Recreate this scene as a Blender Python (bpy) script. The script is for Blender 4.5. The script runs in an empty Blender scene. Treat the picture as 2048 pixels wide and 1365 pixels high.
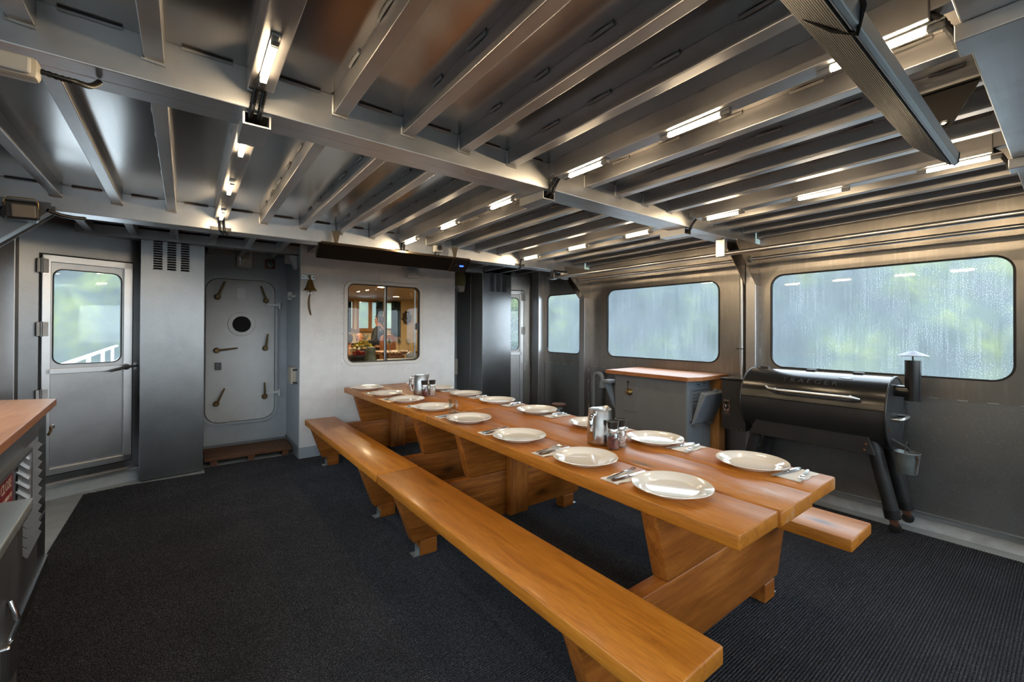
import bpy, bmesh, math, random
from mathutils import Vector, Matrix
random.seed(7)
S = bpy.context.scene
COL = S.collection
R = math.radians

# ---------------------------------------------------------------- camera, world, exposure
H = 1.37
cd = bpy.data.cameras.new('camera'); cam = bpy.data.objects.new('camera', cd); COL.objects.link(cam)
cd.sensor_width = 36.0; cd.lens = 859.5 / 2048 * 36.0
cd.shift_y = -0.0130; cd.clip_start = 0.02; cd.clip_end = 2000
yaw, pit, rol = R(37.188), R(0.302), R(0.26)
fw = Vector((math.sin(yaw)*math.cos(pit), math.cos(yaw)*math.cos(pit), math.sin(pit)))
rt = Vector((math.cos(yaw), -math.sin(yaw), 0)); up = rt.cross(fw)
rt2 = math.cos(rol)*rt + math.sin(rol)*up; up2 = -math.sin(rol)*rt + math.cos(rol)*up
cam.matrix_world = Matrix(((rt2.x, up2.x, -fw.x, 0), (rt2.y, up2.y, -fw.y, 0), (rt2.z, up2.z, -fw.z, H), (0, 0, 0, 1)))
S.camera = cam
WORLD_STRENGTH = 7.2
EXPOSURE = 0.30
LED = 135.0
w = bpy.data.worlds.new('overcast_sky'); S.world = w; w.use_nodes = True
bg = w.node_tree.nodes['Background']; bg.inputs[0].default_value = (0.80, 0.90, 1.0, 1); bg.inputs[1].default_value = WORLD_STRENGTH
S.view_settings.view_transform = 'Standard'; S.view_settings.look = 'None'
S.view_settings.exposure = EXPOSURE; S.view_settings.gamma = 1.0; S.view_settings.use_curve_mapping = False
S.cycles.max_bounces = 10; S.cycles.diffuse_bounces = 5; S.cycles.glossy_bounces = 5
S.cycles.transparent_max_bounces = 12; S.cycles.caustics_reflective = False; S.cycles.caustics_refractive = False
S.cycles.sample_clamp_indirect = 6.0

# ---------------------------------------------------------------- materials
M = {}
class NT:
    def __init__(s, name):
        s.m = bpy.data.materials.new(name); s.m.use_nodes = True; s.t = s.m.node_tree
        for n in list(s.t.nodes): s.t.nodes.remove(n)
        s.out = s.n('ShaderNodeOutputMaterial'); M[name] = s.m
    def n(s, typ, **kw):
        nd = s.t.nodes.new(typ)
        for k, v in kw.items():
            if k.startswith('i_'):
                key = k[2:].replace('_', ' ')
                nd.inputs[key].default_value = v
            else: setattr(nd, k, v)
        return nd
    def l(s, a, b): s.t.links.new(a, b)
    def pr(s, color=None, rough=.5, metal=0., **kw):
        p = s.n('ShaderNodeBsdfPrincipled'); p.inputs['Roughness'].default_value = rough; p.inputs['Metallic'].default_value = metal
        if color: p.inputs['Base Color'].default_value = (*color, 1)
        for k, v in kw.items(): p.inputs[k].default_value = v
        s.l(p.outputs[0], s.out.inputs[0]); s.p = p; return p
    def coords(s, scale=(1, 1, 1), kind='Object'):
        tc = s.n('ShaderNodeTexCoord'); mp = s.n('ShaderNodeMapping'); mp.inputs['Scale'].default_value = scale
        s.l(tc.outputs[kind], mp.inputs[0]); return mp.outputs[0]
    def noise(s, vec, scale=5, detail=4, rough=.55, dist=0.):
        n = s.n('ShaderNodeTexNoise'); n.inputs['Scale'].default_value = scale; n.inputs['Detail'].default_value = detail
        n.inputs['Roughness'].default_value = rough; n.inputs['Distortion'].default_value = dist; s.l(vec, n.inputs['Vector']); return n.outputs['Fac']
    def ramp(s, fac, stops):
        r = s.n('ShaderNodeValToRGB'); e = r.color_ramp.elements
        while len(e) < len(stops): e.new(.5)
        for el, (p, c) in zip(e, stops):
            el.position = p; el.color = (*c, 1) if not isinstance(c, (int, float)) else (c, c, c, 1)
        s.l(fac, r.inputs[0]); return r.outputs[0]
    def mix(s, fac, a, b, mode='MIX'):
        m = s.n('ShaderNodeMix', data_type='RGBA', blend_type=mode)
        for v, i in ((fac, 0), (a, 6), (b, 7)):
            if isinstance(v, (int, float)): m.inputs[i].default_value = v
            elif isinstance(v, tuple): m.inputs[i].default_value = (*v, 1)
            else: s.l(v, m.inputs[i])
        return m.outputs[2]
    def math(s, op, a, b=None):
        m = s.n('ShaderNodeMath', operation=op)
        for v, i in ((a, 0), (b, 1)):
            if v is None: continue
            if isinstance(v, (int, float)): m.inputs[i].default_value = v
            else: s.l(v, m.inputs[i])
        return m.outputs[0]
    def schlick(s, f0=.04):
        lw = s.n('ShaderNodeLayerWeight'); lw.inputs[0].default_value = .5
        return s.math('ADD', s.math('MULTIPLY', s.math('POWER', lw.outputs['Facing'], 5.), 1-f0), f0)
    def bump(s, h, strength=.2, dist=.01):
        b = s.n('ShaderNodeBump'); b.inputs['Strength'].default_value = strength; b.inputs['Distance'].default_value = dist
        s.l(h, b.inputs['Height']); s.l(b.outputs[0], s.p.inputs['Normal'])

def plain(name, color, rough=.5, metal=0., var=.0, bump=0., **kw):
    t = NT(name); t.pr(color, rough, metal, **kw)
    if var or bump:
        v = t.coords(); n = t.noise(v, 9, 5)
        if var:
            c0 = tuple(c*(1-var) for c in color); c1 = tuple(min(1, c*(1+var)) for c in color)
            t.l(t.ramp(n, [(.3, c0), (.7, c1)]), t.p.inputs['Base Color'])
        if bump: t.bump(t.noise(v, 60, 4), bump, .003)
    return t.m

def alu(name, color, rough, grain=(1, 1, 1), spots=.0, streak=.0, rvar=.12, big=2.2):
    t = NT(name); t.pr(color, rough, 1.0)
    v = t.coords(); n = t.noise(v, big, 6, .6)
    g = t.noise(t.coords(grain), 110, 2)
    dark = tuple(c*.80 for c in color); lite = tuple(min(1, c*1.12) for c in color)
    c = t.ramp(n, [(.28, dark), (.5, color), (.75, lite)])
    if spots:
        sp = t.noise(v, 140, 2, .7); c = t.mix(t.ramp(sp, [(.60, 0.), (.72, spots)]), c, (.78, .78, .77))
    if streak:
        st = t.noise(t.coords((14, 14, 1.2)), 3, 4, .6); c = t.mix(t.ramp(st, [(.5, 0.), (.72, streak)]), c, (.62, .58, .53))
    t.l(c, t.p.inputs['Base Color'])
    rr = t.math('ADD', t.math('MULTIPLY', g, rvar), t.math('MULTIPLY', n, rvar)); t.l(t.math('ADD', rr, rough-rvar), t.p.inputs['Roughness'])
    return t.m

def wood(name, axis, c0, c1, c2, rough=.32, coat=.35, worn=0., knots=1.):
    t = NT(name); t.pr(None, rough, 0.)
    i = 'xyz'.index(axis)
    sc = [9., 9., 9.]; sc[i] = .9
    v = t.coords(tuple(sc)); v0 = t.coords()
    big = t.noise(v0, 1.7, 3)
    oi = t.n('ShaderNodeObjectInfo'); 
    add = t.n('ShaderNodeVectorMath', operation='ADD'); cmb = t.n('ShaderNodeCombineXYZ')
    r7 = t.math('MULTIPLY', oi.outputs['Random'], 37.)
    for k in range(3): t.l(r7, cmb.inputs[k])
    t.l(v, add.inputs[0]); t.l(cmb.outputs[0], add.inputs[1])
    g = t.noise(add.outputs[0], 3.0, 6, .62, .8)
    fine = t.noise(add.outputs[0], 16., 3, .6)
    c = t.ramp(g, [(.25, c0), (.48, c1), (.75, c2)])
    c = t.mix(t.ramp(fine, [(.35, .28), (.6, 0.)]), c, tuple(x*.5 for x in c0))
    blot = t.noise(add.outputs[0], .9, 5, .7, 1.2); c = t.mix(t.ramp(blot, [(.60, 0.), (.68, .55)]), c, tuple(x*.42 for x in c0)); c = t.mix(t.ramp(blot, [(.30, .5), (.40, 0.)]), c, tuple(min(1, x*1.15) for x in c2))
    c = t.mix(t.ramp(big, [(.3, .35), (.7, 0.)]), c, c0)
    sk = [5.2, 5.2, 5.2]; sk[i] = 2.1
    add2 = t.n('ShaderNodeVectorMath', operation='ADD'); t.l(t.coords(tuple(sk)), add2.inputs[0]); t.l(cmb.outputs[0], add2.inputs[1])
    vo = t.n('ShaderNodeTexVoronoi'); vo.inputs['Scale'].default_value = 1.0; t.l(add2.outputs[0], vo.inputs['Vector'])
    wob = t.math('ADD', vo.outputs['Distance'], t.math('MULTIPLY', t.math('SUBTRACT', fine, .5), .06))
    gate = t.n('ShaderNodeSeparateColor'); t.l(vo.outputs['Color'], gate.inputs[0])
    gm = t.math('GREATER_THAN', gate.outputs[0], .45)
    kn = t.math('MULTIPLY', t.math('MULTIPLY', t.ramp(wob, [(.06, 1.), (.12, .5), (.22, 0.)]), gm), .85*knots)
    c = t.mix(kn, c, tuple(x*.22 for x in c0))
    if worn:
        wn = t.noise(t.coords((2.2, 1.0, 2.2)), 2.6, 7, .68); c = t.mix(t.ramp(wn, [(.60, 0.), (.70, worn)]), c, (.55, .44, .36))
    t.l(c, t.p.inputs['Base Color'])
    t.l(t.math('ADD', t.math('MULTIPLY', fine, .2), rough-.1), t.p.inputs['Roughness'])
    t.p.inputs['Specular IOR Level'].default_value = .38; t.p.inputs['Coat Weight'].default_value = coat; t.p.inputs['Coat Roughness'].default_value = .18
    t.bump(fine, .06, .002); return t.m

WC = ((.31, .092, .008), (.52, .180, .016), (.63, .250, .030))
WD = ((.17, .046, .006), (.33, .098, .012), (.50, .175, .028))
wood('wood_top_y', 'y', *WC, rough=.45, coat=.12, worn=.5)
wood('wood_bench_y', 'y', *WC, rough=.42, coat=.15)
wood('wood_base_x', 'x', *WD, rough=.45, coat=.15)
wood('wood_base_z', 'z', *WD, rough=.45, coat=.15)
wood('wood_counter', 'y', (.30, .105, .035), (.42, .17, .065), (.5, .22, .10), rough=.42, coat=.1, knots=0)
wood('wood_old', 'x', (.05, .018, .007), (.115, .047, .018), (.19, .085, .034), rough=.6, coat=0, knots=.4)
wood('wood_post', 'z', (.33, .13, .03), (.5, .22, .06), (.58, .28, .09), rough=.45, coat=.1)
wood('wood_trim', 'z', (.2, .09, .03), (.3, .14, .05), (.36, .18, .07), rough=.4, coat=.2, knots=0)

alu('alu_plate', (.34, .32, .305), .19, (1, .04, 1), rvar=.07, big=1.6)
alu('alu_joist', (.43, .42, .415), .40, (1, .04, 1), rvar=.07)
alu('alu_beam', (.58, .58, .58), .40, (.05, 1, 1), rvar=.14, big=3.5)
alu('alu_wall_upper', (.285, .262, .24), .34, (1, 1, .06), streak=.16, rvar=.06)
alu('alu_wall_lower', (.27, .265, .26), .42, (1, 1, .06), spots=.35, rvar=.12)
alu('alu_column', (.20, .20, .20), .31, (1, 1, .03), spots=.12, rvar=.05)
alu('alu_door', (.37, .37, .37), .36, (1, 1, .04), spots=.1, rvar=.06)
alu('alu_bright', (.52, .52, .52), .33, (1, 1, .06), rvar=.06)
alu('alu_dark', (.25, .25, .255), .45, (1, 1, .06))
alu('steel', (.62, .61, .59), .30, (1, 1, .04), rvar=.08)
alu('cap_metal', (.17, .175, .19), .5, rvar=.08)
alu('galvanised', (.42, .45, .45), .5, spots=.25)
plain('weld', (.46, .455, .45), .5, .55, var=.2)
plain('chrome', (.72, .72, .72), .12, 1.)
plain('cutlery', (.66, .65, .64), .14, 1.)
plain('white_paint', (.74, .73, .715), .34, var=.05, bump=.02)
plain('white_frame', (.72, .69, .645), .35)
plain('grey_blue_paint', (.34, .38, .41), .36, var=.06, bump=.02)
plain('hatch_paint', (.56, .565, .56), .38, var=.04, bump=.03)
plain('recess_paint_shade', (.36, .39, .415), .38, var=.05, bump=.02)
plain('deck_paint', (.36, .38, .385), .36, var=.14, bump=.05)
plain('wet_deck', (.42, .44, .45), .12, var=.2, bump=.25)
plain('cabinet_grey', (.165, .172, .178), .38, var=.05)
plain('cabinet_blue', (.20, .23, .265), .36, var=.05)
plain('rubber', (.008, .008, .008), .55)
plain('black_plastic', (.012, .012, .012), .38)
plain('conduit', (.008, .008, .008), .42)
plain('black_enamel', (.012, .012, .012), .21, var=.1)
plain('black_satin', (.022, .022, .0225), .42, var=.15)
plain('rust', (.10, .035, .015), .75, var=.3)
plain('grill_light', (.55, .52, .47), .6)
plain('brass_old', (.11, .068, .022), .5, .6, var=.25)
plain('brass', (.36, .24, .09), .35, .9, var=.25)
plain('rope', (.13, .09, .055), .9)
plain('plate_white', (.90, .86, .80), .14, **{'Coat Weight': .6, 'Coat Roughness': .06})
plain('paper', (.93, .92, .90), .8)
plain('heater_dark', (.010, .009, .0085), .55, **{'Specular IOR Level': .18})
plain('heater_gold', (.16, .125, .085), .4, .9)
plain('heater_silver', (.50, .51, .52), .35, .7)
plain('cream_plastic', (.56, .53, .47), .45)
plain('beige_plastic', (.42, .36, .28), .5)
plain('white_plastic', (.66, .66, .65), .4)
plain('dark_glass', (.006, .007, .006), .5, **{'Specular IOR Level': .08})
plain('red_switch', (.22, .03, .012), .4)
plain('yellow_cloth', (.30, .29, .12), .8, var=.2)
plain('red_sign', (.22, .006, .008), .4)
plain('sign_print', (.55, .42, .34), .5)
plain('speaker_grey', (.24, .215, .19), .6, bump=.4)
plain('pepper', (.14, .035, .03), .7)
plain('pink_salt', (.62, .36, .28), .6)
plain('bucket', (.26, .29, .29), .5, .6, var=.25)
plain('hill_rock', (.1, .11, .1), .9)
plain('cabin_cream', (.60, .49, .31), .6)
plain('cabin_ceiling', (.33, .25, .17), .5)
plain('cabin_floor', (.12, .07, .04), .6)
plain('curtain_green', (.012, .03, .028), .85, var=.2)
plain('skin', (.50, .24, .15), .5)
plain('jacket_black', (.014, .015, .012), .7, var=.2)
plain('shirt_navy', (.02, .03, .05), .8)
plain('fleece_red', (.35, .06, .04), .9)
plain('trousers', (.03, .03, .035), .8)
plain('hair_brown', (.04, .026, .016), .7)
plain('hair_grey', (.28, .27, .25), .7)
plain('leather_tan', (.24, .085, .03), .45)
plain('salad', (.85, .58, .04), .55, var=.4)
plain('tomato', (.35, .03, .012), .25)
plain('stone_jar', (.16, .15, .085), .5, var=.2)
plain('food_brown', (.28, .10, .02), .5, var=.3)
plain('counter_white', (.62, .62, .58), .35)
plain('wheel_dark', (.03, .02, .012), .5)
plain('control_panel', (.05, .035, .035), .4)
plain('blue_led', (.02, .06, .5), .3, **{'Emission Color': (.05, .15, 1, 1), 'Emission Strength': 2.5})
plain('cabin_lamp', (1, .8, .5), .3, **{'Emission Color': (1, .76, .45, 1), 'Emission Strength': 400.0})

t = NT('led_tube'); e = t.n('ShaderNodeEmission'); e.inputs[0].default_value = (1, .765, .48, 1); e.inputs[1].default_value = LED; t.l(e.outputs[0], t.out.inputs[0])
t = NT('clear_cap'); t.pr((.75, .75, .73), .15, 0., **{'Transmission Weight': .55})

t = NT('carpet_pile'); t.pr(None, .95, 0., **{'Specular IOR Level': .15})
v = t.coords(); n1 = t.noise(v, 300, 2, .85); n2 = t.noise(v, 2.5, 4)
c = t.ramp(n1, [(.36, (.008, .0085, .0105)), (.50, (.027, .028, .033)), (.64, (.155, .155, .17))])
t.l(t.mix(t.ramp(n2, [(.35, .3), (.65, 0.)]), c, (.012, .012, .014)), t.p.inputs['Base Color']); t.bump(n1, .9, .006)

# clear glass for the cabin window and the tumbler (thin sheet, no refraction)
t = NT('window_glass'); tr = t.n('ShaderNodeBsdfTransparent'); gl = t.n('ShaderNodeBsdfGlossy'); gl.inputs['Roughness'].default_value = .01
mx = t.n('ShaderNodeMixShader'); tr.inputs[0].default_value = (.9, .92, .9, 1)
t.l(t.schlick(.03), mx.inputs[0]); t.l(tr.outputs[0], mx.inputs[1]); t.l(gl.outputs[0], mx.inputs[2]); t.l(mx.outputs[0], t.out.inputs[0])
t = NT('tumbler_glass'); tr = t.n('ShaderNodeBsdfTransparent'); gl = t.n('ShaderNodeBsdfGlossy'); gl.inputs['Roughness'].default_value = .02
fr = t.n('ShaderNodeLayerWeight'); fr.inputs[0].default_value = .28; mx = t.n('ShaderNodeMixShader'); tr.inputs[0].default_value = (.93, .95, .94, 1)
t.l(fr.outputs['Facing'], mx.inputs[0]); t.l(tr.outputs[0], mx.inputs[1]); t.l(gl.outputs[0], mx.inputs[2]); t.l(mx.outputs[0], t.out.inputs[0])

# rain-wet, fogged pane: transparent + milky condensation that also stands in for outdoor haze + beads and runs of water + surface reflection
def wet(name, fog, spread):
    t = NT(name)
    tc = t.n('ShaderNodeTexCoord'); sx = t.n('ShaderNodeSeparateXYZ'); t.l(tc.outputs['Object'], sx.inputs[0])
    u = t.math('ADD', sx.outputs[0], sx.outputs[1]); zz = sx.outputs[2]
    def uv(su, sv):
        c = t.n('ShaderNodeCombineXYZ'); t.l(t.math('MULTIPLY', u, su), c.inputs[0]); t.l(t.math('MULTIPLY', zz, sv), c.inputs[1]); return c.outputs[0]
    def vor(s):
        vo = t.n('ShaderNodeTexVoronoi', voronoi_dimensions='2D'); vo.inputs['Scale'].default_value = s; t.l(uv(1, 1), vo.inputs['Vector']); return vo.outputs['Distance']
    runs = t.noise(uv(75, 1.0), 2.2, 3, .6, .2); clump = t.noise(uv(1, .55), 4.5, 5, .62); fine = t.noise(uv(1, 1), 160, 2, .7)
    gate = t.math('MULTIPLY', t.ramp(clump, [(.30, .35), (.64, 1.)]), t.ramp(runs, [(.34, .35), (.56, 1.)]))
    bead = t.math('MULTIPLY', t.ramp(vor(125.), [(.13, 1.), (.27, 0.)]), gate)
    bead2 = t.math('MULTIPLY', t.ramp(vor(260.), [(.16, 1.), (.32, 0.)]), t.math('ADD', t.math('MULTIPLY', gate, .5), .15))
    f = t.math('ADD', fog, t.math('MULTIPLY', t.math('SUBTRACT', t.ramp(runs, [(.30, 0.), (.70, 1.)]), .5), spread*.42))
    f = t.math('ADD', f, t.math('MULTIPLY', bead, spread*1.5)); f = t.math('ADD', f, t.math('MULTIPLY', bead2, spread*.8))
    f = t.math('ADD', f, t.math('MULTIPLY', t.math('SUBTRACT', fine, .5), spread*.9))
    f = t.math('ADD', f, t.math('MULTIPLY', t.math('SUBTRACT', clump, .5), spread*.5))
    f = t.math('MINIMUM', t.math('MAXIMUM', f, .01), .92)
    tr = t.n('ShaderNodeBsdfTransparent'); tr.inputs[0].default_value = (.90, .95, .97, 1)
    tl = t.n('ShaderNodeBsdfTranslucent'); tl.inputs[0].default_value = (.72, .80, .87, 1)
    gl = t.n('ShaderNodeBsdfGlossy'); gl.inputs['Roughness'].default_value = .03
    m1 = t.n('ShaderNodeMixShader'); m2 = t.n('ShaderNodeMixShader')
    t.l(f, m1.inputs[0]); t.l(tr.outputs[0], m1.inputs[1]); t.l(tl.outputs[0], m1.inputs[2])
    t.l(t.schlick(.04), m2.inputs[0]); t.l(m1.outputs[0], m2.inputs[1]); t.l(gl.outputs[0], m2.inputs[2]); t.l(m2.outputs[0], t.out.inputs[0])
wet('wet_pane', .085, .20)
wet('misted_pane', .12, .10)

t = NT('forest'); t.pr(None, .95)
v = t.coords(); n1 = t.noise(v, .07, 7, .65); n2 = t.noise(v, .5, 5, .7)
c = t.ramp(n1, [(.38, (.016, .026, .030)), (.5, (.032, .048, .034)), (.60, (.085, .105, .034))])
t.l(t.mix(t.ramp(n2, [(.35, .5), (.65, 0.)]), c, (.014, .023, .025)), t.p.inputs['Base Color'])
t = NT('sea'); t.pr((.025, .035, .036), .10); t.bump(t.noise(t.coords((1, 1, 1)), .35, 5), .06, .3)

# ---------------------------------------------------------------- mesh helpers
class MB:
    def __init__(s): s.v = []; s.f = []
    def add(s, vs, fs):
        o = len(s.v); s.v += [tuple(p) for p in vs]; s.f += [tuple(i+o for i in f) for f in fs]; return s
    def box(s, x0, x1, y0, y1, z0, z1):
        return s.add([(x0, y0, z0), (x1, y0, z0), (x1, y1, z0), (x0, y1, z0), (x0, y0, z1), (x1, y0, z1), (x1, y1, z1), (x0, y1, z1)],
                     [(0, 3, 2, 1), (4, 5, 6, 7), (0, 1, 5, 4), (1, 2, 6, 5), (2, 3, 7, 6), (3, 0, 4, 7)])
    def hexa(s, bottom, top):
        return s.add(list(bottom)+list(top), [(0, 3, 2, 1), (4, 5, 6, 7), (0, 1, 5, 4), (1, 2, 6, 5), (2, 3, 7, 6), (3, 0, 4, 7)])
    def prism(s, poly, a, b, axis='z'):
        # poly in the two other axes; x: (y,z)  y: (x,z)  z: (x,y)
        n = len(poly)
        def p(u, v, w): return {'x': (w, u, v), 'y': (u, w, v), 'z': (u, v, w)}[axis]
        vs = [p(u, v, a) for u, v in poly] + [p(u, v, b) for u, v in poly]
        fs = [tuple(range(n-1, -1, -1)), tuple(range(n, 2*n))] + [(i, (i+1) % n, n+(i+1) % n, n+i) for i in range(n)]
        return s.add(vs, fs)
    def tube(s, path, r, n=10, caps=True):
        path = [Vector(p) for p in path]; rs = r if isinstance(r, (list, tuple)) else [r]*len(path)
        rings = []; prev = None
        for i, p in enumerate(path):
            d = (path[min(i+1, len(path)-1)] - path[max(i-1, 0)]).normalized()
            if prev is None:
                a = Vector((0, 0, 1)) if abs(d.z) < .9 else Vector((1, 0, 0)); u = d.cross(a).normalized()
            else: u = (prev - d*prev.dot(d)).normalized()
            prev = u; wv = d.cross(u)
            rings.append([p + rs[i]*(math.cos(2*math.pi*k/n)*u + math.sin(2*math.pi*k/n)*wv) for k in range(n)])
        vs = [q for rg in rings for q in rg]; fs = []
        for i in range(len(rings)-1):
            for k in range(n): fs.append((i*n+k, i*n+(k+1) % n, (i+1)*n+(k+1) % n, (i+1)*n+k))
        if caps: fs += [tuple(range(n-1, -1, -1)), tuple((len(rings)-1)*n+k for k in range(n))]
        return s.add(vs, fs)
    def lathe(s, prof, c=(0, 0, 0), n=24, axis='z'):
        vs = []; fs = []; m = len(prof)
        for k in range(n):
            a = 2*math.pi*k/n
            for r, h in prof:
                x, y = r*math.cos(a), r*math.sin(a)
                q = {'z': (x, y, h), 'y': (x, h, y), 'x': (h, x, y)}[axis]
                vs.append((q[0]+c[0], q[1]+c[1], q[2]+c[2]))
        for k in range(n):
            k2 = (k+1) % n
            for i in range(m-1): fs.append((k*m+i, k2*m+i, k2*m+i+1, k*m+i+1))
        return s.add(vs, fs)
    def sphere(s, c, r, n=12, sc=(1, 1, 1)):
        m = max(4, n//2); prof = [(math.sin(math.pi*i/m), -math.cos(math.pi*i/m)) for i in range(m+1)]
        o = len(s.v); s.lathe(prof, (0, 0, 0), n)
        for i in range(o, len(s.v)):
            p = s.v[i]; s.v[i] = (c[0]+p[0]*r*sc[0], c[1]+p[1]*r*sc[1], c[2]+p[2]*r*sc[2])
        return s
    def holes(s, outer, holes, a, b, axis='x'):
        bm = bmesh.new(); loops = [outer]+holes; ed = []; base = []
        for lp in loops:
            vs = [bm.verts.new((u, v, 0)) for u, v in lp]; base.append(vs)
            ed += [bm.edges.new((vs[i], vs[(i+1) % len(vs)])) for i in range(len(vs))]
        bmesh.ops.triangle_fill(bm, edges=ed, use_beauty=True)
        def inside(c, lp):
            r_ = False; j = len(lp)-1
            for i in range(len(lp)):
                (xi, yi), (xj, yj) = lp[i], lp[j]
                if (yi > c[1]) != (yj > c[1]) and c[0] < (xj-xi)*(c[1]-yi)/(yj-yi)+xi: r_ = not r_
                j = i
            return r_
        bm.verts.index_update(); tris = [[v.index for v in f.verts] for f in bm.faces if not any(inside(f.calc_center_median(), h_) for h_ in holes)]
        pts = [(v.co.x, v.co.y) for v in bm.verts]; bm.free(); n = len(pts)
        def p(q, w_): u, v = q; return {'x': (w_, u, v), 'y': (u, w_, v), 'z': (u, v, w_)}[axis]
        vs = [p(q, a) for q in pts]+[p(q, b) for q in pts]
        fs = [tuple(t_) for t_ in tris]+[tuple(i+n for i in reversed(t_)) for t_ in tris]
        k = 0
        for lp in loops:
            m = len(lp)
            fs += [(k+i, k+(i+1) % m, n+k+(i+1) % m, n+k+i) for i in range(m)]; k += m
        return s.add(vs, fs)
    def sheet(s, poly, at, axis='x'):
        def p(q): u, v = q; return {'x': (at, u, v), 'y': (u, at, v), 'z': (u, v, at)}[axis]
        return s.add([p(q) for q in poly], [tuple(range(len(poly)))])
    def xf(s, mat):
        s.v = [tuple(mat @ Vector(p)) for p in s.v]; return s

def rr(x0, x1, y0, y1, r, n=6):
    pts = []
    for cx, cy, a0 in ((x1-r, y1-r, 0), (x0+r, y1-r, 90), (x0+r, y0+r, 180), (x1-r, y0+r, 270)):
        for i in range(n+1):
            a = R(a0+90*i/n); pts.append((cx+r*math.cos(a), cy+r*math.sin(a)))
    return pts

OFF = {}
def tag(o, label=None, cat=None, group=None, kind=None):
    if label: o['label'] = label
    if cat: o['category'] = cat
    if group: o['group'] = group
    if kind: o['kind'] = kind
    return o
def thing(name, label, cat, loc=(0, 0, 0), group=None, kind=None):
    o = bpy.data.objects.new(name, None); COL.objects.link(o); o.location = loc; o.empty_display_size = .1
    OFF[o] = Vector(loc); return tag(o, label, cat, group, kind)
def mesh_of(mb, mat, off, bevel=0., smooth=None, name='mesh', segs=2, merge=True):
    me = bpy.data.meshes.new(name)
    me.from_pydata([(p[0]-off[0], p[1]-off[1], p[2]-off[2]) for p in mb.v], [], mb.f)
    bm = bmesh.new(); bm.from_mesh(me)
    if merge: bmesh.ops.remove_doubles(bm, verts=bm.verts, dist=1e-6)
    bmesh.ops.recalc_face_normals(bm, faces=bm.faces)
    if bevel:
        ed = [e for e in bm.edges if len(e.link_faces) == 2 and e.calc_face_angle(0) > .5]
        bmesh.ops.bevel(bm, geom=ed, offset=bevel, segments=segs, affect='EDGES', profile=.5, clamp_overlap=True)
    bm.to_mesh(me); bm.free()
    if smooth is not None:
        for p in me.polygons: p.use_smooth = True
        me.set_sharp_from_angle(angle=R(smooth))
    for m in (mat if isinstance(mat, (list, tuple)) else [mat]): me.materials.append(M[m])
    return me
def obj(name, mb, mat, parent=None, label=None, cat=None, group=None, kind=None, bevel=0., smooth=None, segs=2, merge=True):
    if parent is not None: off = OFF[parent]
    else:
        xs, ys, zs = zip(*mb.v); off = Vector(((min(xs)+max(xs))/2, (min(ys)+max(ys))/2, min(zs)))
    o = bpy.data.objects.new(name, mesh_of(mb, mat, off, bevel, smooth, name, segs, merge)); COL.objects.link(o)
    if parent is not None: o.parent = parent
    else: o.location = off
    OFF[o] = off; return tag(o, label, cat, group, kind)
def B(*a): return MB().box(*a)
def dup(root, delta=(0, 0, 0), label=None, rotz=0.):
    def cp(o, par):
        c = o.copy(); COL.objects.link(c); c.parent = par
        for ch in o.children: cp(ch, c)
        return c
    c = cp(root, None); c.location = root.location + Vector(delta); c.rotation_euler.z += rotz
    if label: c['label'] = label
    return c
def text_mb(txt, size, depth=.001):
    cu = bpy.data.curves.new('t', 'FONT'); cu.body = txt; cu.size = size; cu.extrude = depth; cu.align_x = 'CENTER'; cu.align_y = 'CENTER'; cu.resolution_u = 2
    o = bpy.data.objects.new('t', cu); COL.objects.link(o); bpy.context.view_layer.update()
    me = o.to_mesh(); mb = MB().add([v.co[:] for v in me.vertices], [tuple(p.vertices) for p in me.polygons])
    o.to_mesh_clear(); bpy.data.objects.remove(o); bpy.data.curves.remove(cu); return mb
ORD = ['nearest', 'second', 'third', 'fourth', 'fifth', 'sixth', 'seventh', 'farthest']
# ================================================================ SETTING
XW, XL = 4.20, -1.15          # inner faces of the side walls
YF = 4.95                      # deckhouse front
Y0, Y1 = -2.6, 5.80            # deck extent
def jz(y): return 2.214 - .0098*(y-1.764)      # underside of the joists
fl = obj('floor', B(XL-.1, XW+.1, Y0, Y1, -.06, 0), 'deck_paint', kind='structure', label='grey painted steel deck around the carpet')
obj('waterway', MB().prism([(4.085, 0), (4.20, 0), (4.20, .035), (4.16, .032), (4.12, .018)], Y0, 4.85, 'y'), 'wet_deck', fl, smooth=50)

# ---- right wall
wr = obj('wall_right', B(XW, XW+.02, Y0, 4.93, .083, .915), 'alu_wall_lower', kind='structure', label='aluminium side wall with rain-wet windows')
obj('upstand', B(XW+.005, XW+.03, Y0, 4.93, 0, .072), 'cabinet_grey', wr)
obj('gap_glint_strip', B(XW-.006, XW+.012, Y0, 4.93, .073, .081), 'alu_bright', wr)  # bright strip stands in for daylight showing in the gap under the sheet
WZ = (1.058, 1.862)
wins_r = [(-1.75, -.25), (.25, 1.661), (2.147, 3.544), (4.025, 4.661)]
bays = [(Y0, .03), (.12, 1.764), (1.85, 3.856), (3.95, 4.93)]
for (a, b), (wa, wb) in zip(bays, wins_r):
    rad = .095 if wb-wa > 1 else .06
    obj('window_panel', MB().holes([(a, .905), (b, .905), (b, 2.30), (a, 2.30)], [rr(wa, wb, *WZ, rad)], XW-.012, XW), 'alu_wall_upper', wr)
for y0, y1 in ((.03, .12), (1.764, 1.85), (3.856, 3.95)):
    obj('post', B(XW-.1, XW, y0, y1, 0, 2.16), 'alu_joist', wr, bevel=.004)
obj('corner_post', MB().box(4.08, 4.2, 4.74, 4.90, 0, 2.28), 'alu_joist', wr, bevel=.006)
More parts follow.
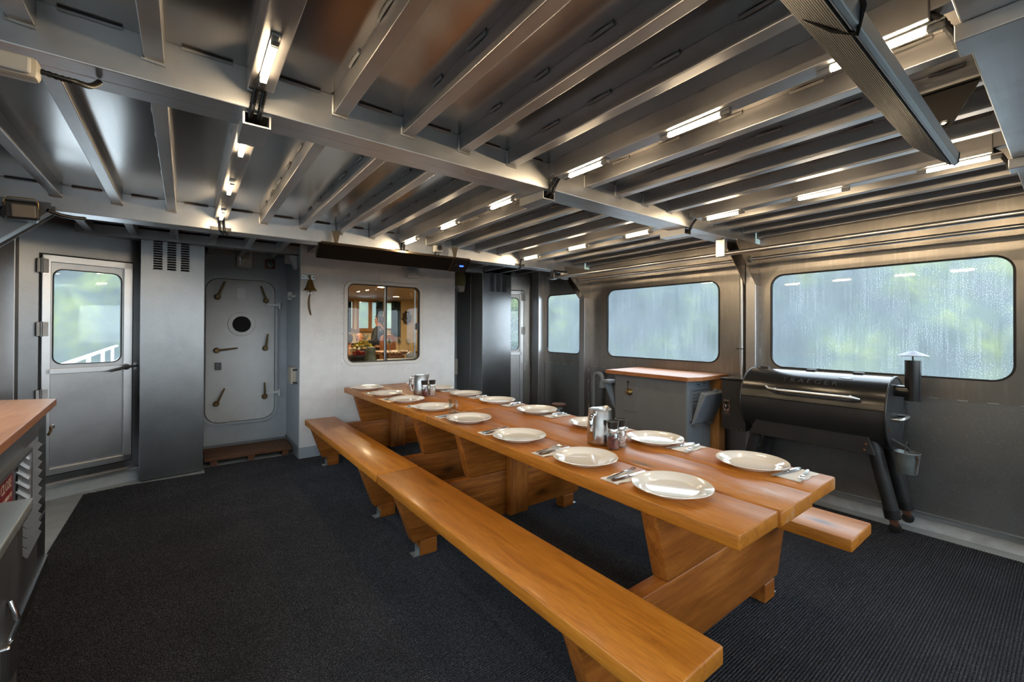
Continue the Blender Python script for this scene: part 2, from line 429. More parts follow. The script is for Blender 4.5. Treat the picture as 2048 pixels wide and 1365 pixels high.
for y in (1.758, 1.852, 3.850, 3.952, .125):
    yb = y+.006
    obj('gusset', MB().prism([(XW-.1, 2.16), (XW-.46, 2.16), (XW-.46, 2.12), (XW-.1, 1.79), (XW-.012, 1.79), (XW-.012, 2.16)], y, yb, 'y'), 'alu_wall_upper', wr)
obj('pipe_conduit', MB().tube([(XW-.05, 1.905, .93), (XW-.05, 1.905, 2.15)], .022, 12), 'alu_bright', wr, smooth=40)
obj('ring', MB().tube([(XW-.085+.04*math.cos(a), 1.905+.04*math.sin(a), 1.205) for a in [i*math.pi/10 for i in range(21)]], .004, 6, caps=False), 'black_plastic', wr, smooth=60)
mb = MB()
for a, b in bays:
    y = a+.05
    while y < b-.05:
        mb.box(XW-.015, XW-.011, y, y+.05, .902, .908); y += .14
for y in (1.755, 3.847):
    z = .2
    while z < 2.1: mb.box(XW-.02, XW-.008, y, y+.012, z, z+.05); z += .16
obj('weld_bead', mb, 'weld', wr, kind='stuff')

mb = MB()
for i in range(5): mb.sphere((XW-.001, 4.40-.105*i, .565), .009, 8, (.5, 1, 1))
mb.sphere((XW-.001, 4.40, .40), .009, 8, (.5, 1, 1))
obj('bolt_row', mb, 'alu_dark', wr, kind='stuff')
def add_window(idx, wa, wb, z0, z1, rad, x, side, pane='wet_pane', label=None):
    s = -1 if side == 'right' else 1
    root = obj('window_%d' % idx, MB().holes(rr(wa-.012, wb+.012, z0-.012, z1+.012, rad+.012), [rr(wa, wb, z0, z1, rad)], x+s*.018, x-s*.004), 'rubber', kind='structure', label=label)
    obj('pane', MB().sheet(rr(wa-.004, wb+.004, z0-.004, z1+.004, rad), x-s*.002), pane, root)
    return root
add_window(1, .25, 1.661, *WZ, .095, XW, 'right', label='large rain-beaded window above the black grill')
add_window(2, 2.147, 3.544, *WZ, .095, XW, 'right', label='rain-streaked window above the grey cabinet with wooden top')
add_window(3, 4.025, 4.661, *WZ, .06, XW, 'right', label='small rain-fogged window in the far right corner')
add_window(4, -1.75, -.25, *WZ, .095, XW, 'right', label='wet side window behind the viewer on the right')

# ---- left wall (mostly out of the frame, mirrored windows)
wl = obj('wall_left', B(XL-.02, XL, Y0, 4.85, .083, .915), 'alu_wall_lower', kind='structure', label='left aluminium side wall behind the counter')
for (a, b), (wa, wb) in zip([(Y0, .03), (.12, 1.764), (1.85, 3.72), (3.82, 4.85)], [(-1.75, -.25), (.25, 1.661), (2.147, 3.544), (3.95, 4.30)]):
    obj('window_panel', MB().holes([(a, .905), (b, .905), (b, 2.30), (a, 2.30)], [rr(wa, wb, *WZ, .06)], XL, XL+.012), 'alu_wall_upper', wl)
for y0, y1 in ((.03, .12), (1.764, 1.85), (3.73, 3.82)):
    obj('post', B(XL, XL+.1, y0, y1, 0, 2.16), 'alu_joist', wl, bevel=.004)
obj('corner_post', MB().box(XL, XL+.145, 4.74, 4.83, 0, 2.28), 'alu_joist', wl, bevel=.006)
for y in (3.722, 3.822):
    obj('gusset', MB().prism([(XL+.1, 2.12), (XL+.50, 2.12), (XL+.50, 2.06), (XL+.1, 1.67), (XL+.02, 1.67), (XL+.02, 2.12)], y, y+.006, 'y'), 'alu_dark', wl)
obj('gusset_flange', MB().hexa([(XL+.1, 3.70, 1.67), (XL+.5, 3.70, 2.06), (XL+.5, 3.76, 2.06), (XL+.1, 3.76, 1.67)],
                              [(XL+.1, 3.70, 1.677), (XL+.5, 3.70, 2.067), (XL+.5, 3.76, 2.067), (XL+.1, 3.76, 1.677)]), 'alu_joist', wl)
for i, (wa, wb) in enumerate([(-1.75, -.25), (.25, 1.661), (2.147, 3.544), (3.95, 4.30)]):
    add_window(5+i, wa, wb, *WZ, .06, XL, 'left', 'misted_pane', label='misted window in the left side wall, number %s from the stern' % ['one', 'two', 'three', 'four'][i])

# ---- unseen stern bulkhead, added and windowed to control daylight from astern
ws = obj('wall_stern_added', MB().holes([(XL-.02, 0), (XW+.02, 0), (XW+.02, 2.32), (XL-.02, 2.32)], [rr(-.95, .60, .98, 1.98, .09), rr(.75, 2.30, .98, 1.98, .09), rr(2.45, 4.0, .98, 1.98, .09)], Y0-.02, Y0, 'y'), 'alu_wall_upper', kind='structure', label='unseen aluminium stern bulkhead added to limit the daylight')
for a, b in ((-.95, .60), (.75, 2.30), (2.45, 4.0)): obj('pane', MB().sheet(rr(a, b, .98, 1.98, .09), Y0-.012, 'y'), 'window_glass', ws)

# ---- angled corner walls with aluminium doors
def door_wall(idx, side, P0, d, n, u_end, du, label, wlab, u_start):
    mt = Matrix(((d[0], n[0], 0, P0[0]), (d[1], n[1], 0, P0[1]), (0, 0, 1, 0), (0, 0, 0, 1)))
    def T(mb): return mb.xf(mt)
    dw = .56; a = du; b = du+dw; z0, z1 = .20, 1.95
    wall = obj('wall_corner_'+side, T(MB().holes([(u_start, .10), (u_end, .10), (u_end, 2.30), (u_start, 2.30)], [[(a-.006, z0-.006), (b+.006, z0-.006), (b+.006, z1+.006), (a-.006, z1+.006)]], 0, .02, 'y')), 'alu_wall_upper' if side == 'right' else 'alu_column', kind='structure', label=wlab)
    obj('sill', T(MB().box(u_start, u_end, -.03, .02, .10, .125)), 'alu_bright', wall)
    obj('coaming', T(MB().box(u_start, u_end, -.005, .03, 0, .10)), 'deck_paint', wall)
    dr = obj('door_%d' % idx, T(MB().holes([(a, z0), (b, z0), (b, z1), (a, z1)], [rr(a+.07, a+.485, 1.08, 1.84, .06)], -.004, .014, 'y')), 'alu_door', kind='structure', label=label)
    for q in ((a, a+.05, z0, z1), (b-.06, b, z0, z1), (a, b, z1-.055, z1), (a, b, z0, z0+.05), (a+.02, b-.02, 1.0, 1.045)):
        obj('door_rail', T(MB().box(q[0], q[1], -.028, -.003, q[2], q[3])), 'alu_bright', dr, bevel=.003)
    obj('gasket', T(MB().holes(rr(a+.062, a+.493, 1.072, 1.848, .065), [rr(a+.07, a+.485, 1.08, 1.84, .06)], -.008, 0, 'y')), 'rubber', dr)
    obj('pane', T(MB().sheet(rr(a+.066, a+.489, 1.076, 1.844, .06), .006, 'y')), 'misted_pane', dr)
    for hz in (1.86, 1.36, .83):
        h = obj('hinge', T(MB().box(a-.03, a+.035, -.036, -.026, hz-.055, hz+.055)), 'weld', dr, bevel=.002)
        obj('hinge_barrel', T(MB().tube([(a-.004, -.036, hz-.06), (a-.004, -.036, hz+.06)], .008, 8)), 'alu_dark', h, smooth=50)
    hd = obj('door_handle', T(MB().lathe([(0, -.065), (.022, -.062), (.026, -.045), (.026, -.027), (0, -.027)], (b-.045, 0, 1.03), 14, 'y')), 'black_plastic', dr, smooth=50)
    obj('lever', T(MB().tube([(b+.03, -.055, 1.035), (b-.045, -.06, 1.03), (b-.09, -.065, 1.018), (b-.16, -.07, 1.0)], [.009, .012, .011, .009], 8)), 'black_plastic', hd, smooth=60)
    obj('latch_keep', T(MB().box(b+.008, b+.03, -.03, 0, 1.0, 1.06)), 'weld', wall)
    # dark rubber seal round the door
    obj('seal', T(MB().holes([(a-.012, z0-.012), (b+.012, z0-.012), (b+.012, z1+.012), (a-.012, z1+.012)], [[(a, z0), (b, z0), (b, z1), (a, z1)]], -.004, .002, 'y')), 'rubber', wall)
    return wall, T
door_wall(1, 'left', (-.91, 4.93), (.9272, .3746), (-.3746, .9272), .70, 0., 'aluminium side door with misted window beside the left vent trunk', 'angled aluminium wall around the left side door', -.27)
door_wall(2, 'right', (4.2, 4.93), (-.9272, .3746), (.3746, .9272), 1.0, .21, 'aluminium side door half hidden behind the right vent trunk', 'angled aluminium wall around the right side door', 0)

# ---- deckhouse front: white wall with window, two recesses
WX0, WX1 = .957, 2.81
wb_ = obj('wall_back', MB().holes([(WX0, .12), (WX1, .12), (WX1, 2.30), (WX0, 2.30)], [rr(1.42, 2.33, .978, 1.902, .085)], YF, YF+.04, 'y'), 'white_paint', kind='structure', label='white riveted deckhouse wall behind the table')
obj('baseboard_back', B(WX0-.004, WX1+.004, YF-.01, YF+.04, 0, .12), 'grey_blue_paint', kind='structure', label='grey skirting below the white deckhouse wall')
obj('seam_plate', B(1.33, 1.336, YF-.003, YF, .12, 2.3), 'white_paint', wb_)
obj('access_panel', B(1.80, 2.0, YF-.006, YF, 1.93, 2.16), 'white_paint', wb_, bevel=.002)
mb = MB()
for i in range(19): mb.sphere((1.385, YF-.001, .20+.112*i), .0075, 8, (1, .7, 1))
for i in range(8): mb.sphere((2.375, YF-.001, 1.0+.13*i), .006, 8, (1, .7, 1))
for zz in (1.93, 1.72, 1.5, 1.3): 
    for xx in (2.56, 2.61): mb.sphere((xx, YF-.001, zz), .006, 6, (1, .6, 1))
for xx in (1.5, 1.62, 1.85, 2.1, 2.25): mb.sphere((xx, YF-.001, .90), .006, 6, (1, .6, 1))
for xx, zz in ((2.65, 1.62), (2.66, 1.27), (1.36, 2.05), (1.75, 2.02), (2.5, 1.98), (1.44, 2.04)): mb.sphere((xx, YF-.001, zz), .007, 6, (1, .6, 1))
obj('rivet', mb, 'white_frame', wb_, kind='stuff', smooth=60)
obj('old_plug', MB().lathe([(.048, 0), (.05, -.0015), (.056, -.0015), (.058, 0)], (1.15, YF, 1.30), 24, 'y'), 'white_paint', wb_, smooth=40)
# recess left (hatch) and right
RY = 5.70
obj('wall_recess_left', MB().box(-.33, .957, RY, RY+.05, .10, 2.35).box(.13, .957, RY-.01, RY, .10, .125), 'recess_paint_shade', kind='structure', label='grey steel wall around the white watertight hatch')
rs = obj('wall_recess_side', B(.957, 1.0, YF+.04, RY, .12, 2.35), 'recess_paint_shade', kind='structure', label='shade-tinted grey side of the hatch recess beside the white wall')  # shade of the recess is put into this bluish grey
mb = MB()
for i in range(9): mb.sphere((.956, 5.33, .35+.17*i), .007, 6, (.6, 1, 1))
obj('rivet', mb, 'recess_paint_shade', rs, kind='stuff', smooth=60)
obj('clip', MB().box(.92, .957, 5.2, 5.42, 1.72, 1.74).box(.915, .957, 5.4, 5.43, 1.70, 1.79), 'white_plastic', rs)
obj('baseboard_recess', MB().box(.947, .99, YF+.04, RY, 0, .12).box(-.3, .957, RY-.008, RY+.05, 0, .10), 'cabinet_grey', kind='structure', label='dark skirting inside the hatch recess')
obj('wall_recess_right', MB().box(2.81, 4.2, RY, RY+.05, 0, 2.35), 'grey_blue_paint', kind='structure', label='grey steel wall in the gap left of the right vent trunk')
obj('wall_recess_right_side', MB().box(2.77, 2.81, YF+.04, RY, 0, 2.35), 'grey_blue_paint', kind='structure', label='side of the gap at the right end of the white wall')

# hatch
def hx(px): return .16+(px-410)*.004775
def hz(py): return 1.42+(649-py)*.00535
hy = RY-.07
ht = obj('door_3', MB().prism(rr(.165, .822, .345, 1.915, .13, 8), hy, RY-.03, 'y'), 'hatch_paint', kind='structure', label='white watertight steel hatch with rounded corners and brass dogs', bevel=.012, smooth=40)
obj('hatch_frame', MB().holes(rr(.135, .852, .315, 1.945, .15, 8), [rr(.16, .827, .34, 1.92, .13, 8)], RY-.05, RY+.002, 'y'), 'recess_paint_shade', ht)
ph = obj('porthole', MB().lathe([(.088, -.004), (.09, -.012), (.128, -.010), (.134, 0), (.088, 0)], (.494, hy, 1.42), 32, 'y'), 'hatch_paint', ht, smooth=40)
obj('glass', MB().lathe([(0, -.003), (.09, -.003)], (.494, hy, 1.42), 28, 'y'), 'dark_glass', ph)
mb = MB()
for i in range(16):
    a = i*math.pi/8; mb.sphere((.494+.112*math.cos(a), hy-.011, 1.42+.112*math.sin(a)), .005, 6)
obj('bolt', mb, 'hatch_paint', ph, kind='stuff')
for (a, b), (c_, e_) in (((433, 594), (446, 563)), ((529, 598), (517, 568)), ((432, 702.5), (471.5, 698)), ((528, 700), (532, 669)), ((432, 810.5), (447, 779)), ((527.5, 803), (525.7, 772))):
    p = (hx(a), hz(b)); q = (hx(c_), hz(e_))
    h = obj('hatch_dog', MB().lathe([(0, -.06), (.02, -.058), (.024, -.045), (.024, -.02), (.03, -.012), (.03, 0)], (p[0], hy, p[1]), 14, 'y'), 'brass_old', ht, smooth=45)
    obj('lever', MB().tube([(p[0], hy-.045, p[1]), ((p[0]*.6+q[0]*.4), hy-.055, (p[1]*.6+q[1]*.4)), (q[0], hy-.06, q[1])], [.013, .011, .008], 8), 'brass_old', h, smooth=60)
obj('lock', MB().box(hx(429), hx(441), hy-.02, hy, hz(742), hz(727)), 'black_plastic', ht, bevel=.004)
obj('cover_plate', B(hx(470), hx(488), hy-.004, hy, hz(596), hz(574)), 'hatch_paint', ht, bevel=.001)
for zz in (hz(607), hz(795)):
    h = obj('hinge_arm', B(.73, .875, hy-.025, hy-.005, zz-.014, zz+.014), 'hatch_paint', ht, bevel=.004)
    obj('hinge_pin', MB().tube([(.868, hy-.015, zz-.045), (.868, hy-.015, zz+.03)], .016, 10), 'hatch_paint', h, smooth=50)
# deckhouse window: white frame, sliding sash, glass
wn = obj('window_9', MB().holes(rr(1.40, 2.352, .955, 1.925, .105, 8), [rr(1.44, 2.312, .992, 1.888, .075, 8)], YF-.018, YF+.035, 'y'), 'white_frame', kind='structure', label='white-framed sliding window looking into the lit cabin', bevel=.004)
obj('seal', MB().holes(rr(1.438, 2.314, .99, 1.89, .077, 8), [rr(1.452, 2.30, 1.004, 1.876, .065, 8)], YF+.004, YF+.03, 'y'), 'rubber', wn)
obj('mullion', B(1.868, 1.880, YF+.006, YF+.03, .995, 1.885), 'alu_wall_lower', wn)
obj('mullion_seal', B(1.880, 1.897, YF+.006, YF+.028, .995, 1.885), 'rubber', wn)
obj('sash_stile', B(2.255, 2.272, YF+.026, YF+.036, 1.0, 1.86), 'alu_wall_lower', wn)
obj('catch', B(2.272, 2.30, YF+.002, YF+.02, 1.37, 1.45), 'black_plastic', wn, bevel=.003)
obj('pane', MB().sheet([(1.45, 1.0), (1.87, 1.0), (1.87, 1.88), (1.45, 1.88)], YF+.016, 'y'), 'window_glass', wn)
obj('pane', MB().sheet([(1.88, 1.0), (2.305, 1.0), (2.305, 1.88), (1.88, 1.88)], YF+.024, 'y'), 'window_glass', wn)

# ---- ceiling: plating, cross beams, joists, light channels, welds
def slab(x0, x1, y0, y1, zb, zt):   # zb, zt functions of y
    return MB().hexa([(x0, y0, zb(y0)), (x1, y0, zb(y0)), (x1, y1, zb(y1)), (x0, y1, zb(y1))], [(x0, y0, zt(y0)), (x1, y0, zt(y0)), (x1, y1, zt(y1)), (x0, y1, zt(y1))])
pl = lambda y: jz(y)+.075
ce = obj('ceiling', slab(XL-.05, XW+.06, Y0, Y1, pl, lambda y: jz(y)+.09), 'alu_plate', kind='structure', label='aluminium plated deckhead with welded joists')
beams = [(.01, .18, 2.150), (1.764, 1.937, 2.147), (3.856, 4.03, 2.101)]
for y0, y1, zb in beams:
    ym = (y0+y1)/2
    if y0 < .1:
        obj('cross_beam', MB().box(XL, XW, y0, y1, zb, jz(ym)+.078), 'alu_beam', ce, bevel=.004); continue
    bm_ = obj('cross_beam', MB().box(XL, XW-.1, y0, ym-.0006, zb, jz(ym)+.078), 'alu_beam', ce, bevel=.004)
    obj('cross_beam', MB().box(XL, XW-.1, ym+.0006, y1, zb+.002, jz(ym)+.078), 'alu_beam', ce, bevel=.004)
obj('cross_beam', B(XL, XW, 5.0, 5.12, 2.16, 2.25), 'alu_dark', ce, bevel=.004)
LIGHT_K = (1, 6, 11)
bayY = [(.18, 1.764), (1.937, 3.856), (4.03, 5.7)]
weld = MB()
for k in range(-3, 16):
    xk = -.117+.2828*k
    if xk < XL+.02 or xk > XW-.06: continue
    for bi, (a, b) in enumerate(bayY):
        if k in LIGHT_K and bi < 2: 
            o = obj('light_channel', slab(xk-.004, xk+.074, a+.06, b-.055, lambda y: jz(y)-.018, lambda y: jz(y)+.077), 'alu_joist', ce, bevel=.003)
        o = obj('joist', slab(xk+.006, xk+.058, a, b, (lambda y: jz(y)) if not (k in LIGHT_K and bi < 2) else (lambda y: jz(y)+.004), lambda y: jz(y)+.077), 'alu_joist', ce, bevel=.003)
        if bi == 2: continue
        y = a+.04+.07*((k*37) % 5)/5
        while y < b-.14:
            ln = random.uniform(.07, .13)
            weld.tube([(xk+.002, y, pl(y)-.004), (xk-.001, y+ln/2, pl(y)-.006), (xk+.002, y+ln, pl(y)-.004)], .0055, 5)
            if k > 5: weld.tube([(xk+.062, y+.1, pl(y)-.004), (xk+.065, y+.1+ln/2, pl(y)-.006), (xk+.062, y+.1+ln, pl(y)-.004)], .0055, 5)
            y += .29
        zz = jz(b)
        weld.tube([(xk+.004, b-.003, zz+.07), (xk+.004, b-.003, zz-.002), (xk+.06, b-.003, zz-.004)], .0055, 5)
        weld.tube([(xk+.10, b-.003, pl(b)-.005), (xk+.24, b-.003, pl(b)-.005)], .0055, 5)
obj('weld_bead', weld, 'weld', ce, kind='stuff', smooth=60)

def corrugated(path, r=.0095, step=.0055):
    pts = [Vector(p) for p in path]; out = []
    for i in range(len(pts)-1):     # catmull-rom through the points
        p0, p1, p2, p3 = pts[max(i-1, 0)], pts[i], pts[i+1], pts[min(i+2, len(pts)-1)]
        n = max(2, int((p2-p1).length/step))
        for j in range(n):
            t_ = j/n
            out.append(.5*((2*p1)+(p2-p0)*t_+(2*p0-5*p1+4*p2-p3)*t_*t_+(3*p1-p0-3*p2+p3)*t_**3))
    out.append(pts[-1])
    return MB().tube(out, [r if i % 2 else r*.78 for i in range(len(out))], 8)
for k in LIGHT_K:
    xk = -.117+.2828*k; xc = xk+.035
    zb = 2.147
    cb = obj('conduit_box', MB().holes([(xk-.010, zb-.046), (xk+.078, zb-.046), (xk+.078, zb), (xk-.010, zb)], [[(xk-.004, zb-.041), (xk+.072, zb-.041), (xk+.072, zb-.004), (xk-.004, zb-.004)]], 1.79, 2.0, 'y'), 'alu_beam', ce)
    obj('box_back', B(xk-.006, xk+.074, 1.97, 1.985, zb-.044, zb-.001), 'black_plastic', cb)
    for dx in ((-.012, .014) if k != 11 else (0,)):
        obj('conduit', corrugated([(xc+dx, 1.66, jz(1.7)+.02), (xc+dx, 1.715, jz(1.7)-.005), (xc+dx-.006, 1.752, zb+.02), (xc+dx-.01, 1.765, zb-.012), (xc+dx-.01, 1.81, zb-.026), (xc+dx-.01, 1.9, zb-.026)]), 'conduit', cb, smooth=50)
        z2 = 2.101
        obj('conduit', corrugated([(xc+dx, 3.75, jz(3.7)+.02), (xc+dx, 3.815, jz(3.8)-.01), (xc+dx+.005, 3.842, z2+.03), (xc+dx+.01, 3.84, z2-.005), (xc+dx+.03, 3.90, z2-.015)]), 'conduit', cb, smooth=50)
        obj('conduit', corrugated([(xc+dx, .30, jz(.3)+.02), (xc+dx, .235, jz(.2)-.005), (xc+dx+.02, .20, 2.165), (xc+dx+.03, .187, 2.135), (xc+dx+.03, .12, 2.13)]), 'conduit', cb, smooth=50)
    obj('conduit_tray', B(xk-.03, xk+.10, 3.846, 3.858, 2.098, 2.125), 'black_plastic', ce)
for xb in (1.55, 2.95):
    obj('conduit_box', B(xb, xb+.1, 0, .19, 2.105, 2.15), 'alu_beam', ce, bevel=.003)
# overhead grab rails
def rail(name, x, z, spans, r, lab):
    t_ = thing(name, lab, 'rail', (x, 2.0, z))
    for a, b in spans: obj('tube', MB().tube([(x, a, z), (x, b, z)], r, 14), 'alu_bright', t_, smooth=40)
    return t_
g = rail('grab_rail', 3.63, 2.022, [(-2.4, 4.02)], .019, 'long aluminium overhead grab rail hung clear of the right wall')
for y, zb in ((1.80, 2.147), (3.90, 2.101)): obj('hanger', B(3.605, 3.655, y, y+.075, 2.0, zb), 'alu_bright', g, bevel=.003)
g = rail('handrail', 3.99, 2.008, [(-2.4, 1.758), (1.858, 3.850)], .016, 'thinner overhead pipe rail running between the right wall brackets')
for y in (1.75, 3.845): obj('flange', MB().lathe([(0, -.006), (.03, -.006), (.03, .006), (0, .006)], (3.99, y, 2.008), 16, 'y'), 'weld', g, smooth=40)

# ---- carpet: ribbed runner, every rib is modelled
def carpet():
    mb = MB(); p = .0115; y = -2.55
    def ends(y):
        x0, x1 = -.66, 3.955
        if y > 4.92: x0 = -.66+(y-4.92)*4.6
        return x0, x1
    while y < 4.98:
        x0, x1 = ends(y)
        if y > 4.93: x1 = .955 if y < 5.2 else x1
        for (ya, za), (yb, zb) in (((y, .0035), (y+p*.2, .0074)), ((y+p*.2, .0074), (y+p*.5, .009)), ((y+p*.5, .009), (y+p*.8, .0072)), ((y+p*.8, .0072), (y+p, .0035))):
            mb.add([(x0, ya, za), (x1, ya, za), (x1, yb, zb), (x0, yb, zb)], [(0, 1, 2, 3)])
        y += p
    while y < 5.17:
        for (ya, za), (yb, zb) in (((y, .0035), (y+p*.2, .0074)), ((y+p*.2, .0074), (y+p*.5, .009)), ((y+p*.5, .009), (y+p*.8, .0072)), ((y+p*.8, .0072), (y+p, .0035))):
            mb.add([(.15, ya, za), (.945, ya, za), (.945, yb, zb), (.15, yb, zb)], [(0, 1, 2, 3)])
        y += p
    return mb
obj('carpet', carpet(), 'carpet_pile', label='charcoal ribbed carpet covering most of the deck', cat='carpet', merge=True)

# ---- outside: sea and wooded hillside
obj('sea', MB().sheet([(-400, -400), (400, -400), (400, 400), (-400, 400)], -2.2, 'z'), 'sea', kind='structure', label='grey sea around the boat')
def hill():
    from mathutils import noise as N
    mb = MB(); na, nr = 150, 22; vs = []; fs = []
    for i in range(na+1):
        a = R(-38+236*i/na)          # from ahead-left round to the right and aft
        for j in range(nr+1):
            t_ = j/nr; rad = 75+95*t_
            q = Vector((math.cos(a)*2.4, math.sin(a)*2.4, t_*2))
            hgt = -3+ (62*(t_**.75))*(.75+.45*N.noise(q)) + 3.2*N.noise(q*9)+1.8*N.noise(q*23)
            if j == 0: hgt = -3
            rj = rad+5*N.noise(q*7)
            vs.append((rj*math.cos(a), rj*math.sin(a), hgt))
    for i in range(na):
        for j in range(nr): fs.append((i*(nr+1)+j, (i+1)*(nr+1)+j, (i+1)*(nr+1)+j+1, i*(nr+1)+j+1))
    return mb.add(vs, fs)
obj('wooded_hillside', hill(), 'forest', label='steep green wooded shore seen misted through the windows', cat='hillside', smooth=80)
# ================================================================ FURNITURE
def top_z(y):
    return .750+.018*(y-.62)/2.15 if y < 2.77 else .768-.018*(y-2.77)/1.96
TX = [(1.345, 1.6305), (1.6355, 1.9205), (1.9255, 2.21)]
def picnic(name, label, y0, y1, trestles, bench_y0):
    root = thing(name, label, 'picnic table', (1.777, (y0+y1)/2, 0))
    for i, (a, b) in enumerate(TX):
        e0, e1 = y0+(.004, -.004, .006)[i], y1-.002
        mb = MB().hexa([(a, e0, top_z(e0+.001)-.055), (b, e0, top_z(e0+.001)-.055), (b, e1, top_z(e1-.01)-.055), (a, e1, top_z(e1-.01)-.055)],
                       [(a, e0, top_z(e0+.001)), (b, e0, top_z(e0+.001)), (b, e1, top_z(e1-.01)), (a, e1, top_z(e1-.01))])
        obj('top_plank', mb, 'wood_top_y', root, bevel=.007, smooth=50)
    obj('bench_plank', B(.955, 1.245, bench_y0, y1-.04 if y1 > 4 else bench_y0+2.03, .405, .46), 'wood_bench_y', root, label='left bench plank', bevel=.007, smooth=50)
    obj('bench_plank', B(2.31, 2.60, bench_y0-.025, y1-.04 if y1 > 4 else bench_y0+2.01, .405, .46), 'wood_bench_y', root, label='right bench plank', bevel=.007, smooth=50)
    for yf, cs in trestles:
        yb = yf+.07; zt = min(top_z(yf), top_z(yb))-.055
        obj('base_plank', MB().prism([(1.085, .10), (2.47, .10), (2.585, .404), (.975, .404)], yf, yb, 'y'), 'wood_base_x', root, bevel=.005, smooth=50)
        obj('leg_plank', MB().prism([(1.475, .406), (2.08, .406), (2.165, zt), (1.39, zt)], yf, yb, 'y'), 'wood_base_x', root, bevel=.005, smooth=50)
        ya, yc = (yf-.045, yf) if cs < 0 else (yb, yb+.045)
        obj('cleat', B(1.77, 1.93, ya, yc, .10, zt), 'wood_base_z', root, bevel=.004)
        for x0, sx in ((1.13, -1), (2.31, 1)):
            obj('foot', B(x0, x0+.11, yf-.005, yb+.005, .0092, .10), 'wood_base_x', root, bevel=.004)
            bx = x0+.11 if sx > 0 else x0-.006
            br = obj('floor_bracket', B(bx, bx+.006, yf+.005, yf+.065, .012, .06), 'galvanised', root)
            obj('bracket_foot', B(bx if sx > 0 else bx-.034, bx+.04 if sx > 0 else bx+.006, yf+.005, yf+.065, .0095, .015), 'galvanised', br)
    return root
picnic('picnic_table', 'orange varnished wooden picnic table nearest the viewer, with fixed benches', .62, 2.768, [(.95, 1), (2.39, -1)], .62)
picnic('picnic_table', 'orange varnished wooden picnic table standing end-on against the white wall', 2.772, 4.73, [(3.05, 1), (4.52, -1)], 2.662)

# ---------------------------------------------------------------- tableware
def plate_mb():
    return MB().lathe([(0, .004), (.085, .004), (.092, .0), (.097, .001), (.104, .010), (.146, .0225), (.150, .0255), (.1485, .0275), (.144, .0265), (.106, .0165), (.100, .0105), (.090, .0085), (0, .008)], (0, 0, 0), 56)
PM = mesh_of(plate_mb(), 'plate_white', (0, 0, 0), smooth=60, name='dinner_plate')
def fork_mb():
    mb = MB()
    pts = [(0, .0035, .004), (.02, .0065, .0035), (.05, .0055, .004), (.09, .003, .006), (.115, .0028, .009), (.13, .008, .0085), (.138, .0105, .006)]
    for (a, wa, za), (b, wb, zb) in zip(pts, pts[1:]):
        mb.hexa([(a, -wa, za-.0012), (b, -wb, zb-.0012), (b, wb, zb-.0012), (a, wa, za-.0012)], [(a, -wa, za+.0012), (b, -wb, zb+.0012), (b, wb, zb+.0012), (a, wa, za+.0012)])
    for i in range(4):
        yc = -.0087+i*.0058
        q = [(.138, .006), (.15, .005), (.165, .0055), (.182, .0085), (.19, .0115)]
        for (a, za), (b, zb) in zip(q, q[1:]):
            wd = .0014
            mb.hexa([(a, yc-wd, za-.001), (b, yc-wd, zb-.001), (b, yc+wd, zb-.001), (a, yc+wd, za-.001)], [(a, yc-wd, za+.001), (b, yc-wd, zb+.001), (b, yc+wd, zb+.001), (a, yc+wd, za+.001)])
    return mb
def knife_mb():
    mb = MB()
    pts = [(0, .006, .0035), (.02, .0085, .004), (.06, .007, .004), (.095, .0055, .004), (.105, .006, .003)]
    for (a, wa, ha), (b, wb, hb) in zip(pts, pts[1:]):
        mb.hexa([(a, -wa, .0), (b, -wb, .0), (b, wb, .0), (a, wa, .0)], [(a, -wa*.7, 2*ha), (b, -wb*.7, 2*hb), (b, wb*.7, 2*hb), (a, wa*.7, 2*ha)])
    mb.prism([(.105, -.006), (.12, -.009), (.19, -.0095), (.205, -.006), (.212, .004), (.2, .007), (.105, .006)], .002, .0035, 'z')
    return mb
FMe = mesh_of(fork_mb(), 'cutlery', (0, 0, 0), name='fork', merge=False)
KMe = mesh_of(knife_mb(), 'cutlery', (0, 0, 0), name='knife', merge=False)
def napkin_mb(seed):
    rnd = random.Random(seed); mb = MB(); n, m = 10, 6
    for lay in range(2):
        vs = []; fs = []
        for i in range(n+1):
            for j in range(m+1):
                x = (i/n-.5)*.185; y = (j/m-.5)*(.094-.006*lay)
                if j in (0, m): y += .004*math.sin(i*1.3+seed+lay)
                z = .0012+lay*.0022+.0012*math.sin(i*.9+j*.7+seed)*(1 if lay else .2)
                vs.append((x+rnd.uniform(-.001, .001), y, z))
        for i in range(n):
            for j in range(m): fs.append((i*(m+1)+j, (i+1)*(m+1)+j, (i+1)*(m+1)+j+1, i*(m+1)+j+1))
        mb.add(vs, fs)
    return mb
NMe = [mesh_of(napkin_mb(s), 'paper', (0, 0, 0), smooth=60, name='napkin', merge=False) for s in range(3)]
def place(me, name, loc, rz=0., label=None, cat=None, group=None, ry=0.):
    o = bpy.data.objects.new(name, me); COL.objects.link(o); o.location = loc; o.rotation_euler = (0, ry, rz); return tag(o, label, cat, group)
PL = [.948, 1.395, 1.89, 2.44, 2.95, 3.43, 3.89, 4.41]
PR = [.906, 1.41, 1.875, 2.41, 2.92, 3.42, 3.95, 4.40]
